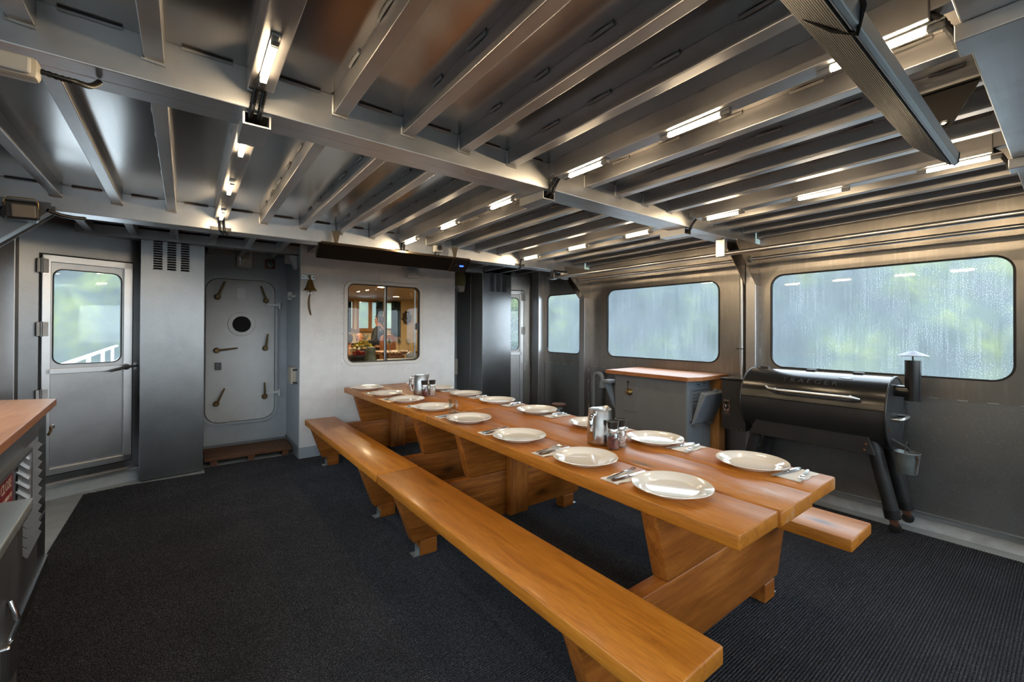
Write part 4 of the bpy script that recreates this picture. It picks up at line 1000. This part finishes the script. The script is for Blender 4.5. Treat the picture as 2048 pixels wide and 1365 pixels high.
# bucket hanging from the spout
bt = thing('grease_bucket', 'small galvanised rust-streaked bucket hanging from the grill end', 'bucket', (3.825, .69, .43))
T = Matrix.Translation((3.825, .69, 0))
obj('pail', MB().lathe([(0, .432), (.048, .430), (.052, .434), (.060, .505), (.061, .508), (.067, .565), (.070, .569), (.067, .571), (.064, .566), (.049, .436), (0, .436)], (3.825, .69, 0), 26), 'bucket', bt, smooth=40)
obj('bail', MB().tube([(3.765, .69, .56), (3.77, .69, .60), (3.81, .69, .632), (3.84, .69, .632), (3.88, .69, .60), (3.886, .69, .56)], .0025, 6), 'black_plastic', bt, smooth=60)
ear = obj('ear', MB().lathe([(0, -.004), (.014, -.003), (.016, 0)], (3.79, .634, .552), 12, 'y'), 'rust', bt)
obj('rust_streak', MB().hexa([(3.787, .6415, .44), (3.793, .6405, .44), (3.793, .643, .44), (3.787, .643, .44)], [(3.783, .628, .545), (3.797, .626, .545), (3.797, .63, .545), (3.783, .63, .545)]), 'rust', bt)

# ================================================================ RIGHT CABINET
ct = thing('deck_cabinet', 'grey painted deck cabinet below the middle window', 'cabinet', (3.9, 2.55, 0))
obj('body', B(3.62, 4.18, 2.15, 2.965, .03, .912), 'cabinet_grey', ct, bevel=.008)
obj('plinth', B(3.64, 4.18, 2.17, 2.95, .0092, .03), 'black_plastic', ct)
obj('side_sheet', B(3.628, 4.03, 2.144, 2.151, .03, .912), 'cabinet_blue', ct)
lf = obj('louvre_frame', MB().holes([(3.675, .545), (4.02, .545), (4.02, .835), (3.675, .835)], [[(3.69, .56), (4.005, .56), (4.005, .82), (3.69, .82)]], 2.13, 2.146, 'y'), 'cabinet_blue', ct)
obj('louvre_back', B(3.69, 4.005, 2.141, 2.145, .56, .82), 'black_plastic', lf)
for i in range(8):
    z = .568+.031*i
    obj('slat', MB().hexa([(3.69, 2.128, z), (4.005, 2.128, z), (4.005, 2.132, z), (3.69, 2.132, z)], [(3.69, 2.137, z+.026), (4.005, 2.137, z+.026), (4.005, 2.141, z+.026), (3.69, 2.141, z+.026)]), 'cabinet_blue', lf)
fp = obj('vent_flap', MB().hexa([(3.655, 2.095, .528), (4.005, 2.095, .528), (4.005, 2.125, .520), (3.655, 2.125, .520)], [(3.655, 1.985, .800), (4.005, 1.985, .800), (4.005, 2.035, .822), (3.655, 2.035, .822)]), 'cabinet_blue', ct, bevel=.006)
for x in (3.70, 3.93): obj('flap_hinge', B(x, x+.05, 2.09, 2.146, .492, .525), 'cabinet_grey', fp, bevel=.004)
obj('flap_wing', B(3.86, 3.875, 1.99, 2.03, .815, .840), 'cabinet_grey', fp)
for x in (3.79, 3.90): obj('toggle', MB().tube([(x, 2.145, .872), (x, 2.11, .872)], .006, 8), 'cabinet_blue', ct)
obj('toggle_bar', MB().tube([(3.78, 2.112, .872), (3.915, 2.112, .865)], .005, 8), 'cabinet_blue', ct)
ap = obj('access_plate', MB().prism(rr(2.675, 2.853, .545, .80, .02), 3.612, 3.621, 'x'), 'cabinet_grey', ct, bevel=.002)
mb = MB()
for y in (2.70, 2.73, 2.80, 2.83): mb.sphere((3.611, y, .565), .006, 6)
for z in (.60, .66, .72, .78): mb.sphere((3.611, 2.69, z), .005, 6).sphere((3.611, 2.838, z), .005, 6)
obj('bolt', mb, 'cabinet_grey', ap, kind='stuff')
lv = obj('lever', MB().lathe([(0, -.045), (.02, -.042), (.032, -.02), (.036, 0)], (3.612, 2.766, .745), 16, 'x'), 'brass', ct, smooth=45)
obj('lever_arm', MB().tube([(3.578, 2.766, .75), (3.572, 2.764, .80), (3.575, 2.762, .84)], .0045, 8).sphere((3.575, 2.762, .848), .015, 10), 'black_plastic', lv, smooth=50)
fl2 = obj('side_flap', MB().hexa([(3.625, 2.968, .55), (3.66, 2.968, .55), (3.66, 2.985, .55), (3.625, 2.985, .55)], [(3.56, 3.05, .82), (3.66, 3.05, .82), (3.66, 3.075, .82), (3.56, 3.075, .82)]), 'cabinet_blue', ct)
obj('flap_box', B(3.53, 3.66, 2.972, 3.075, .815, .845), 'cabinet_blue', fl2, bevel=.006)
obj('corner_post', B(4.035, 4.15, 2.06, 2.15, .0, .912), 'wood_post', ct, bevel=.004)
obj('cabinet_worktop', MB().prism([(3.565, 3.05), (4.185, 3.05), (4.185, 2.05), (3.70, 2.05), (3.565, 2.105)], .914, .952, 'z'), 'wood_counter', label='reddish wooden worktop lying on the grey deck cabinet', cat='worktop', bevel=.004)

# gooseneck vent and stool in the far right corner
vt = thing('gooseneck_vent', 'grey painted gooseneck pipe vent in front of the right wall', 'pipe', (4.10, 3.69, 0))
pth = [(4.10, 3.69, 0), (4.10, 3.69, .74)]+[(4.10, 3.62+.07*math.cos(R(a)), .76+.075*math.sin(R(a))) for a in range(0, 181, 20)]+[(4.10, 3.55, .74)]
obj('pipe', MB().tube(pth, .027, 14), 'cabinet_blue', vt, smooth=50)
obj('head', MB().tube([(4.10, 3.55, .745), (4.10, 3.55, .735), (4.10, 3.55, .73), (4.10, 3.55, .672)], [.03, .036, .042, .043], 16), 'cabinet_blue', vt, smooth=40)
obj('flange', MB().tube([(4.10, 3.55, .676), (4.10, 3.55, .664)], .05, 16), 'cabinet_blue', vt, smooth=40)
stl = thing('round_stool', 'small round wooden stool on a grey pedestal in the far corner', 'stool', (3.72, 3.93, 0))
obj('seat', MB().lathe([(0, .425), (.085, .425), (.094, .433), (.094, .446), (.088, .452), (0, .452)], (3.72, 3.93, 0), 28), 'wood_old', stl, smooth=40)
obj('pedestal', MB().tube([(3.72, 3.93, .02), (3.72, 3.93, .425)], .03, 14), 'galvanised', stl, smooth=40)
obj('hub', MB().tube([(3.72, 3.93, .39), (3.72, 3.93, .425)], .055, 14), 'cabinet_blue', stl, smooth=40)
obj('base', MB().lathe([(0, .0092), (.11, .0092), (.11, .018), (.03, .03), (0, .03)], (3.72, 3.93, 0), 24), 'cabinet_blue', stl, smooth=40)

# ================================================================ LEFT COUNTER
ft = Vector((.078, -1.36, 0)).normalized(); nrm = Vector((-ft.y, ft.x, 0))   # along the front towards the viewer; outward
if nrm.x < 0: nrm = -nrm
O = Vector((-.632, 3.565, 0))
ML = Matrix(((ft.x, nrm.x, 0, O.x), (ft.y, nrm.y, 0, O.y), (0, 0, 1, 0), (0, 0, 0, 1)))
lc = thing('engine_cabinet', 'aluminium louvred cabinet below the left counter', 'cabinet', (-.85, 2.9, 0))
def LB(*a): return B(*a).xf(ML)
obj('body', LB(0, 1.32, -.40, -.035, .08, .902), 'alu_wall_lower', lc)
obj('plinth', LB(0, 1.32, -.38, .012, .0092, .075), 'alu_column', lc)
obj('corner_post', LB(0, .235, -.034, 0, .075, .33), 'alu_column', lc, bevel=.003)
obj('corner_post', LB(0, .235, -.034, 0, .334, .902), 'alu_column', lc, bevel=.003)
obj('top_rail', LB(.235, 1.32, -.034, 0, .80, .902), 'alu_wall_lower', lc)
obj('bottom_rail', LB(.235, 1.32, -.034, 0, .075, .29), 'alu_wall_lower', lc)
obj('louvre_back', LB(.24, .60, -.036, -.032, .29, .80), 'black_plastic', lc)
for i in range(11):
    z = .292+.046*i
    obj('slat', MB().hexa([(.24, .012, z), (.60, .012, z), (.60, .016, z), (.24, .016, z)], [(.24, -.03, z+.04), (.60, -.03, z+.04), (.60, -.026, z+.044), (.24, -.026, z+.044)]).xf(ML), 'alu_wall_upper', lc)
fr_ = obj('sign_frame', MB().holes([(.545, .50), (1.32, .50), (1.32, .80), (.545, .80)], [[(.575, .515), (1.30, .515), (1.30, .785), (.575, .785)]], -.02, .022, 'y').xf(ML), 'alu_bright', lc)
obj('sign_well', LB(.575, 1.30, -.033, -.027, .515, .785), 'black_plastic', fr_)
obj('middle_panel', LB(.60, 1.32, -.034, 0, .29, .50), 'alu_wall_lower', lc)
obj('latch', MB().tube([(.02, .02, .80), (.06, .025, .79), (.10, .02, .775)], .007, 8).xf(ML), 'brass_old', lc, smooth=50)
obj('latch_knob', MB().sphere((.015, .025, .805), .012, 10).xf(ML), 'chrome', lc)
sg = obj('warning_sign', LB(.72, 1.25, -.026, -.014, .518, .762), 'red_sign', label='red warning plate inside the left cabinet opening', cat='sign')
tm = text_mb('CLOSE', .062, .0006)
tm.xf(ML @ Matrix.Translation((.845, -.0125, .70)) @ Matrix(((-1, 0, 0, 0), (0, 0, 1, 0), (0, 1, 0, 0), (0, 0, 0, 1))))
obj('lettering', tm, 'sign_print', sg, merge=False)
mb = MB()
for z, segs in ((.645, ((.74, .775), (.79, .86), (.875, .93))), (.598, ((.75, .82), (.835, .90), (.915, .96)))):
    for a, b in segs: mb.box(a, b, -.0142, -.0130, z-.008, z+.008)
obj('small_print', mb.xf(ML), 'sign_print', sg, kind='stuff')
obj('sign_clip', LB(.69, .715, -.026, -.010, .50, .78), 'alu_dark', sg)
obj('left_worktop', MB().prism([(-.612, 3.69), (XL+.105, 3.885), (XL+.105, 1.87), (-.50, 1.87)], .908, .948, 'z'), 'wood_counter', label='reddish wooden counter at the left edge above the louvred cabinet', cat='worktop', bevel=.004)
bn = thing('storage_bin', 'dark metal storage bin with grey lid at the lower left edge', 'storage bin', (-.75, 1.7, 0))
obj('body', MB().hexa([(XL+.12, 1.30, .0095), (-.39, 1.30, .0095), (-.435, 2.11, .0095), (XL+.12, 2.11, .0095)], [(XL+.12, 1.30, .765), (-.39, 1.30, .765), (-.435, 2.11, .765), (XL+.12, 2.11, .765)]), 'alu_dark', bn, bevel=.004)
obj('lid', MB().hexa([(XL+.12, 1.28, .768), (-.352, 1.28, .768), (-.404, 2.122, .768), (XL+.12, 2.122, .768)], [(XL+.12, 1.28, .80), (-.352, 1.28, .80), (-.404, 2.122, .80), (XL+.12, 2.122, .80)]), 'galvanised', bn, bevel=.004)
lt = obj('latch', B(-.432, -.405, 1.90, 1.99, .32, .43), 'chrome', bn, bevel=.006)
obj('latch_strap', MB().tube([(-.415, 1.945, .43), (-.40, 1.95, .48), (-.42, 1.96, .54)], .008, 8), 'chrome', lt, smooth=50)

# ================================================================ OUTSIDE RAILING seen through the left door
rl = thing('deck_railing', 'white painted outside deck railing beyond the left door', 'railing', (-1.6, 9, -.2))
obj('top_rail', MB().hexa([(-1.44, 5.6, .775), (-1.36, 5.6, .775), (-1.76, 19, .775), (-1.84, 19, .775)], [(-1.44, 5.6, .815), (-1.36, 5.6, .815), (-1.76, 19, .815), (-1.84, 19, .815)]), 'white_paint', rl)
for i in range(5):
    y = 7.2+2.6*i; x = -1.40-.4*(y-5.6)/13.4
    obj('stanchion', B(x-.03, x+.03, y-.06, y+.06, -.3, .775), 'white_paint', rl)
obj('side_deck', B(-1.9, 0, 5.9, 19, -.45, -.3), 'deck_paint', kind='structure', label='outer side deck beyond the left door')

# ================================================================ CABIN behind the white-framed window
def poly_wall(name, a, b, z0, z1, mat, lab, th=.06):
    d = Vector((b[0]-a[0], b[1]-a[1], 0)); L = d.length; d.normalize(); n_ = Vector((d.y, -d.x, 0))
    m_ = Matrix(((d.x, n_.x, 0, a[0]), (d.y, n_.y, 0, a[1]), (0, 0, 1, 0), (0, 0, 0, 1)))
    return obj(name, B(0, L, 0, th, z0, z1).xf(m_), mat, kind='structure', label=lab)
CB = 12.0
obj('floor_cabin', MB().prism([(1.0, 5.0), (2.8, 5.0), (2.8, 5.76), (3.05, 5.76), (6.05, 12.1), (1.0, 12.1)], -.05, 0.001, 'z'), 'cabin_floor', kind='structure', label='dark cabin floor seen through the deckhouse window')
obj('ceiling_cabin', MB().prism([(1.0, 5.0), (2.8, 5.0), (2.8, 5.76), (3.05, 5.76), (6.05, 12.1), (1.0, 12.1)], 2.22, 2.27, 'z'), 'cabin_ceiling', kind='structure', label='warm brown cabin ceiling')
poly_wall('wall_cabin_left', (1.01, 5.0), (1.01, 12.1), 0, 2.25, 'cabin_cream', 'cream cabin wall on the left')
poly_wall('wall_cabin_right', (3.05, 5.76), (6.05, 12.1), 0, 2.25, 'cabin_cream', 'cream cabin wall on the right')
cwins = [(3.80, 4.06), (4.16, 4.30), (4.56, 4.74), (3.52, 3.62), (2.6, 2.9)]
wcb = obj('wall_cabin_back', MB().holes([(1.0, 0), (6.05, 0), (6.05, 2.25), (1.0, 2.25)], [[(a, 1.40), (b, 1.40), (b, 2.13), (a, 2.13)] for a, b in sorted(cwins)], CB, CB+.06, 'y'), 'cabin_cream', kind='structure', label='far cabin wall with small windows and curtains')
obj('window_sill', B(3.66, 4.25, CB-.1, CB, 1.32, 1.37), 'wood_trim', wcb)
for i, (a, b) in enumerate(sorted(cwins)):
    cw = obj('window_%d' % (11+i), MB().holes([(a-.05, 1.35), (b+.05, 1.35), (b+.05, 2.18), (a-.05, 2.18)], [[(a, 1.40), (b, 1.40), (b, 2.13), (a, 2.13)]], CB-.02, CB+.01, 'y'), 'wood_trim', kind='structure', label='small wood-framed cabin window, %s from the left' % ['first', 'second', 'third', 'fourth', 'fifth'][i])
    obj('pane', MB().sheet([(a, 1.40), (b, 1.40), (b, 2.13), (a, 2.13)], CB+.03, 'y'), 'misted_pane', cw)
def curtain(x0, x1, z0, z1, y, lab):
    mb = MB(); n = 24
    pts = [(x0+(x1-x0)*i/n, y+.025*math.sin(i*1.6)) for i in range(n+1)]
    mb.add([(x, yy, z0) for x, yy in pts]+[(x, yy, z1) for x, yy in pts]+[(x, yy+.012, z0) for x, yy in pts]+[(x, yy+.012, z1) for x, yy in pts],
           [(i, i+1, n+2+i, n+1+i) for i in range(n)]+[(2*n+2+i, 3*n+3+i, 3*n+4+i, 2*n+3+i) for i in range(n)])
    obj('curtain', mb, 'curtain_green', label=lab, cat='curtain', group='dark green curtains in the cabin', smooth=60)
curtain(3.40, 3.56, 1.28, 2.12, 11.88, 'dark green curtain at the left of the cabin window view')
curtain(4.24, 4.44, 1.30, 2.16, 11.88, 'dark green curtain behind the standing man')
curtain(4.68, 4.96, 1.16, 2.18, 11.88, 'broad dark green curtain right of the standing man')
sw = thing('wall_ornament', 'dark ornamental ship wheel on the cream cabin wall', 'wall ornament', (5.17, 11.93, 1.55))
obj('rim', MB().tube([(5.17+.11*math.cos(a), 11.93, 1.72+.15*math.sin(a)) for a in [i*math.pi/14 for i in range(29)]], .028, 8, caps=False), 'wheel_dark', sw, smooth=60)
for i in range(4):
    a = i*math.pi/4+.2
    obj('spoke', MB().tube([(5.17-.16*math.cos(a), 11.94, 1.72-.21*math.sin(a)), (5.17+.16*math.cos(a), 11.94, 1.72+.21*math.sin(a))], .014, 6), 'wheel_dark', sw)
# cabin lamps (real fittings with light)
for i, (x, y) in enumerate(((2.2, 6.6), (3.1, 8.4), (4.3, 10.6), (2.4, 10.0))):
    lp = thing('cabin_downlight', ['cabin ceiling light nearest the window', 'cabin ceiling light over the seated man', 'cabin ceiling light at the far right', 'cabin ceiling light at the far left'][i], 'light', (x, y, 2.18), 'cabin ceiling lights')
    obj('rim', MB().lathe([(.08, 0), (.09, -.012), (.10, 0)], (x, y, 2.22), 20), 'brass', lp)
    obj('bulb', MB().lathe([(0, -.012), (.06, -.008), (.08, 0)], (x, y, 2.219), 18), 'cabin_lamp', lp)
# buffet and food
bf = thing('buffet_counter', 'buffet counter with white edge just inside the cabin window', 'counter', (2.0, 5.4, 0))
obj('cabinet', B(1.46, 2.62, 5.12, 5.72, 0, .93), 'wood_trim', bf)
obj('worktop', B(1.44, 2.66, 5.09, 5.74, .93, .965), 'wheel_dark', bf)
obj('white_edge', B(1.97, 2.60, 5.09, 5.20, .965, 1.005), 'counter_white', bf)
def bowl(name, x, y, z, r, h, mat, label, cat):
    return obj(name, MB().lathe([(0, .004), (r*.6, 0), (r*.75, .01), (r, h), (r*1.03, h), (r*.97, h-.004), (r*.7, .016), (0, .014)], (x, y, z), 28), mat, label=label, cat=cat, smooth=45)
bowl('serving_pot', 1.665, 5.34, .966, .105, .085, 'steel', 'steel serving pot at the left of the cabin window sill', 'pot')
rnd = random.Random(5)
for i in range(16):
    a = rnd.uniform(0, 6.28); r_ = rnd.uniform(0, .075)
    obj('tomato', MB().sphere((1.685+r_*math.cos(a)*1.1, 5.36+r_*math.sin(a)*.8, 1.062+.02*(i % 3)), .024, 10, (1, 1, .85)), 'tomato', label='small red tomato heaped in the steel pot behind the cabin window', cat='tomato', group='tomatoes in the serving pot', smooth=60)
bowl('salad_bowl', 1.80, 5.57, .966, .15, .16, 'steel', 'large bowl of yellow salad behind the tomatoes', 'bowl')
mb = MB()
for i in range(90):
    a = rnd.uniform(0, 6.28); r_ = .13*math.sqrt(rnd.random()); zz = 1.115+.11*(1-(r_/.14)**2)*rnd.uniform(.75, 1.05)
    c0 = Vector((1.81+r_*math.cos(a), 5.56+r_*math.sin(a), zz)); d1 = Vector((rnd.uniform(-1, 1), rnd.uniform(-1, 1), rnd.uniform(-.4, .8))).normalized()*.03; d2 = d1.cross(Vector((rnd.uniform(-1, 1), rnd.uniform(-1, 1), 1))).normalized()*.018
    mb.add([c0-d1, c0-d2, c0+d1, c0+d2+Vector((0, 0, .006))], [(0, 1, 2, 3)])
obj('salad_leaf', mb, 'salad', label='heap of yellow green salad leaves in the bowl behind the window', cat='salad', kind='stuff')
obj('serving_spoon', MB().tube([(1.81, 5.53, 1.19), (1.87, 5.51, 1.30)], [.008, .012], 8), 'white_plastic', label='white serving spoon standing in the salad bowl', cat='spoon', smooth=50)
obj('stoneware_jar', MB().lathe([(0, .966), (.066, .966), (.074, .985), (.062, 1.03), (.05, 1.055), (.048, 1.08), (.053, 1.085), (.053, 1.13), (.045, 1.15), (0, 1.155)], (1.812, 5.25, 0), 28), 'stone_jar', label='squat olive stoneware jar in the middle of the cabin window', cat='jar', smooth=50)
obj('bread_tray', MB().box(2.08, 2.30, 5.36, 5.52, .966, 1.03), 'leather_tan', label='brown wooden tray right of the window mullion', cat='tray', bevel=.008)
for i in range(4): obj('bread_roll', MB().sphere((2.11+.05*i, 5.44, 1.045), .034, 12, (1, 1.4, .8)), 'food_brown', label='golden bread roll on the brown tray behind the window, %s from the left' % ['first', 'second', 'third', 'fourth'][i], cat='bread roll', group='bread rolls on the tray', smooth=60)
obj('plastic_bag', MB().sphere((2.40, 5.38, 1.0235), .075, 14, (1, .8, .75)), 'white_plastic', label='crumpled white bag at the right of the cabin window sill', cat='bag', smooth=60)
obj('side_table', MB().box(2.25, 2.82, 6.05, 6.6, 1.0, 1.04).box(2.3, 2.36, 6.1, 6.16, 0, 1.0).box(2.7, 2.76, 6.1, 6.16, 0, 1.0).box(2.3, 2.36, 6.5, 6.56, 0, 1.0).box(2.7, 2.76, 6.5, 6.56, 0, 1.0), 'wood_trim', label='tall side table of wine glasses in the cabin', cat='table')
for i in range(8):
    x = 2.40+.05*i+(.01 if i % 2 else 0); y = 6.18+.12*(i % 3)
    obj('wine_glass', MB().lathe([(.03, 1.041), (.028, 1.044), (.004, 1.05), (.004, 1.12), (.03, 1.15), (.036, 1.18), (.031, 1.225), (.030, 1.225), (.034, 1.18), (.0, 1.13)], (x, y, 0), 12), 'tumbler_glass', label='stemmed wine glass on the side table in the cabin, %s from the left' % ['first', 'second', 'third', 'fourth', 'fifth', 'sixth', 'seventh', 'eighth'][i], cat='glass', group='wine glasses in the cabin', smooth=50)
# people
def skin_obj(name, verts, edges, radii, mat, parent=None, root=0, sub=2):
    me = bpy.data.meshes.new(name); off = OFF[parent] if parent is not None else Vector(verts[0])
    me.from_pydata([Vector(v)-off for v in verts], edges, [])
    o = bpy.data.objects.new(name, me); COL.objects.link(o)
    if parent is None: o.location = off
    else: o.parent = parent
    OFF[o] = off
    m_ = o.modifiers.new('skin', 'SKIN'); m_.use_smooth_shade = True
    for i, sv in enumerate(me.skin_vertices[0].data):
        r_ = radii[i]; sv.radius = r_ if isinstance(r_, tuple) else (r_, r_); sv.use_root = (i == root)
    o.modifiers.new('sub', 'SUBSURF').levels = sub; o.modifiers['sub'].render_levels = sub
    me.materials.append(M[mat]); return o
def person(loc, rz, seated, label, top, hair, bald, hgt=1.0):
    c_, s_ = math.cos(rz), math.sin(rz)
    def W(p): return (loc[0]+(c_*p[0]-s_*p[1])*hgt, loc[1]+(s_*p[0]+c_*p[1])*hgt, loc[2]+p[2]*hgt)
    hip = .47 if seated else .92          # local +y is the facing direction
    zt = hip
    V = {'pel': (0, 0, hip), 'bel': (0, 0, zt+.16), 'che': (0, -.01, zt+.36), 'nec': (0, -.01, zt+.53), 'jaw': (0, .02, zt+.60), 'hea': (0, .005, zt+.69), 'cro': (0, -.005, zt+.76), 'nos': (0, .085, zt+.655)}
    Rr = {'pel': (.15, .12), 'bel': (.15, .115), 'che': (.165, .12), 'nec': .058, 'jaw': (.062, .075), 'hea': (.078, .095), 'cro': (.058, .07), 'nos': .014}
    E_ = [('pel', 'bel'), ('bel', 'che'), ('che', 'nec'), ('nec', 'jaw'), ('jaw', 'hea'), ('hea', 'cro'), ('hea', 'nos')]
    for sd, sx in (('l', -1), ('r', 1)):
        V.update({sd+'sh': (sx*.19, -.01, zt+.46), sd+'el': (sx*.26, .02, zt+.19), sd+'wr': (sx*.20, .22, zt+.15), sd+'ha': (sx*.17, .29, zt+.155), sd+'fi': (sx*.15, .36, zt+.145), sd+'th': (sx*.12, .30, zt+.16)})
        Rr.update({sd+'sh': .066, sd+'el': .046, sd+'wr': .030, sd+'ha': (.040, .02), sd+'fi': (.03, .012), sd+'th': .011})
        E_ += [('che', sd+'sh'), (sd+'sh', sd+'el'), (sd+'el', sd+'wr'), (sd+'wr', sd+'ha'), (sd+'ha', sd+'fi'), (sd+'ha', sd+'th')]
        if seated: V.update({sd+'hp': (sx*.09, .03, hip-.01), sd+'kn': (sx*.11, .44, hip), sd+'an': (sx*.11, .43, .08), sd+'to': (sx*.12, .58, .04)})
        else: V.update({sd+'hp': (sx*.09, 0, hip-.06), sd+'kn': (sx*.10, .01, .48), sd+'an': (sx*.10, -.02, .08), sd+'to': (sx*.12, .13, .04)})
        Rr.update({sd+'hp': .092, sd+'kn': .062, sd+'an': .042, sd+'to': .04}); E_ += [('pel', sd+'hp'), (sd+'hp', sd+'kn'), (sd+'kn', sd+'an'), (sd+'an', sd+'to')]
    def sub(names):
        ks = [k for k in V if k in names]; ix = {k: i for i, k in enumerate(ks)}
        return ks, [(ix[a], ix[b]) for a, b in E_ if a in ix and b in ix]
    def sc(r_, f): return tuple(x*f*hgt for x in r_) if isinstance(r_, tuple) else r_*f*hgt
    ks, ed = sub(set(V)); body = skin_obj('person', [W(V[k]) for k in ks], ed, [sc(Rr[k], 1) for k in ks], 'skin', None)
    OFF[body] = Vector(body.location); tag(body, label, 'person')
    ks, ed = sub({'pel', 'bel', 'che', 'lsh', 'lel', 'lwr', 'rsh', 'rel', 'rwr'})
    skin_obj('jacket', [W(V[k]) for k in ks], ed, [sc(Rr[k], 1.42 if k in ('pel', 'bel', 'che') else 1.28) for k in ks], top, body)
    ks, ed = sub({'pel', 'lhp', 'lkn', 'lan', 'rhp', 'rkn', 'ran'})
    skin_obj('trousers', [W(V[k]) for k in ks], ed, [sc(Rr[k], 1.25) for k in ks], 'trousers', body)
    hm = MB(); cz = zt+.70
    hm.sphere((0, -.02, cz-.005), .113, 16, (.88, 1.05, 1.02))
    keep = [i for i, p in enumerate(hm.v)]
    hb = MB(); nf = []
    for f in hm.f:
        q = [hm.v[i] for i in f]; my = sum(p[1] for p in q)/len(q); mz = sum(p[2] for p in q)/len(q)-cz
        if bald: ok = my < -.02 and mz < .045 and mz > -.09
        else: ok = (my < .03 and mz > -.075) or mz > .035
        if ok: nf.append(f)
    hb.v = [W(p) for p in hm.v]; hb.f = nf
    ho = obj('hair', hb, hair, body, smooth=60)
    for sx in (-1, 1):
        obj('ear', MB().sphere(W((sx*.082, -.005, zt+.665)), .022*hgt, 8, (.5, 1, 1.3)), 'skin', body, smooth=60)
        obj('eye', MB().sphere(W((sx*.032, .083, zt+.69)), .011*hgt, 8), 'wheel_dark', body, smooth=60)
    return body
person((3.63, 10.0, 0.0), R(60), False, 'standing man in a dark jacket seen through the cabin window', 'jacket_black', 'hair_brown', False, 1.0)
person((2.95, 9.25, .02), R(118), True, 'seated balding man with grey hair in the cabin', 'shirt_navy', 'hair_grey', True, 1.04)
person((2.33, 8.0, .02), R(-30), True, 'person in a red fleece at the left edge of the cabin window', 'fleece_red', 'hair_brown', False, 1.02)
def cabin_chair(x, y, rz, lab):
    t_ = thing('cabin_chair', lab, 'chair', (x, y, 0), 'tan leather chairs in the cabin')
    MT = Matrix.Translation((x, y, 0)) @ Matrix.Rotation(rz, 4, 'Z')
    obj('seat', B(-.22, .22, -.22, .22, .40, .47).xf(MT), 'leather_tan', t_, bevel=.02)
    obj('backrest', MB().prism(rr(-.21, .21, .47, 1.26, .14), -.27, -.20, 'y').xf(MT), 'leather_tan', t_, bevel=.02)
    for a in (-.19, .19):
        for b in (-.19, .19): obj('leg', B(a-.02, a+.02, b-.02, b+.02, 0, .40).xf(MT), 'wood_trim', t_)
cabin_chair(3.50, 9.5, R(20), 'tan leather chair in front of the standing man')
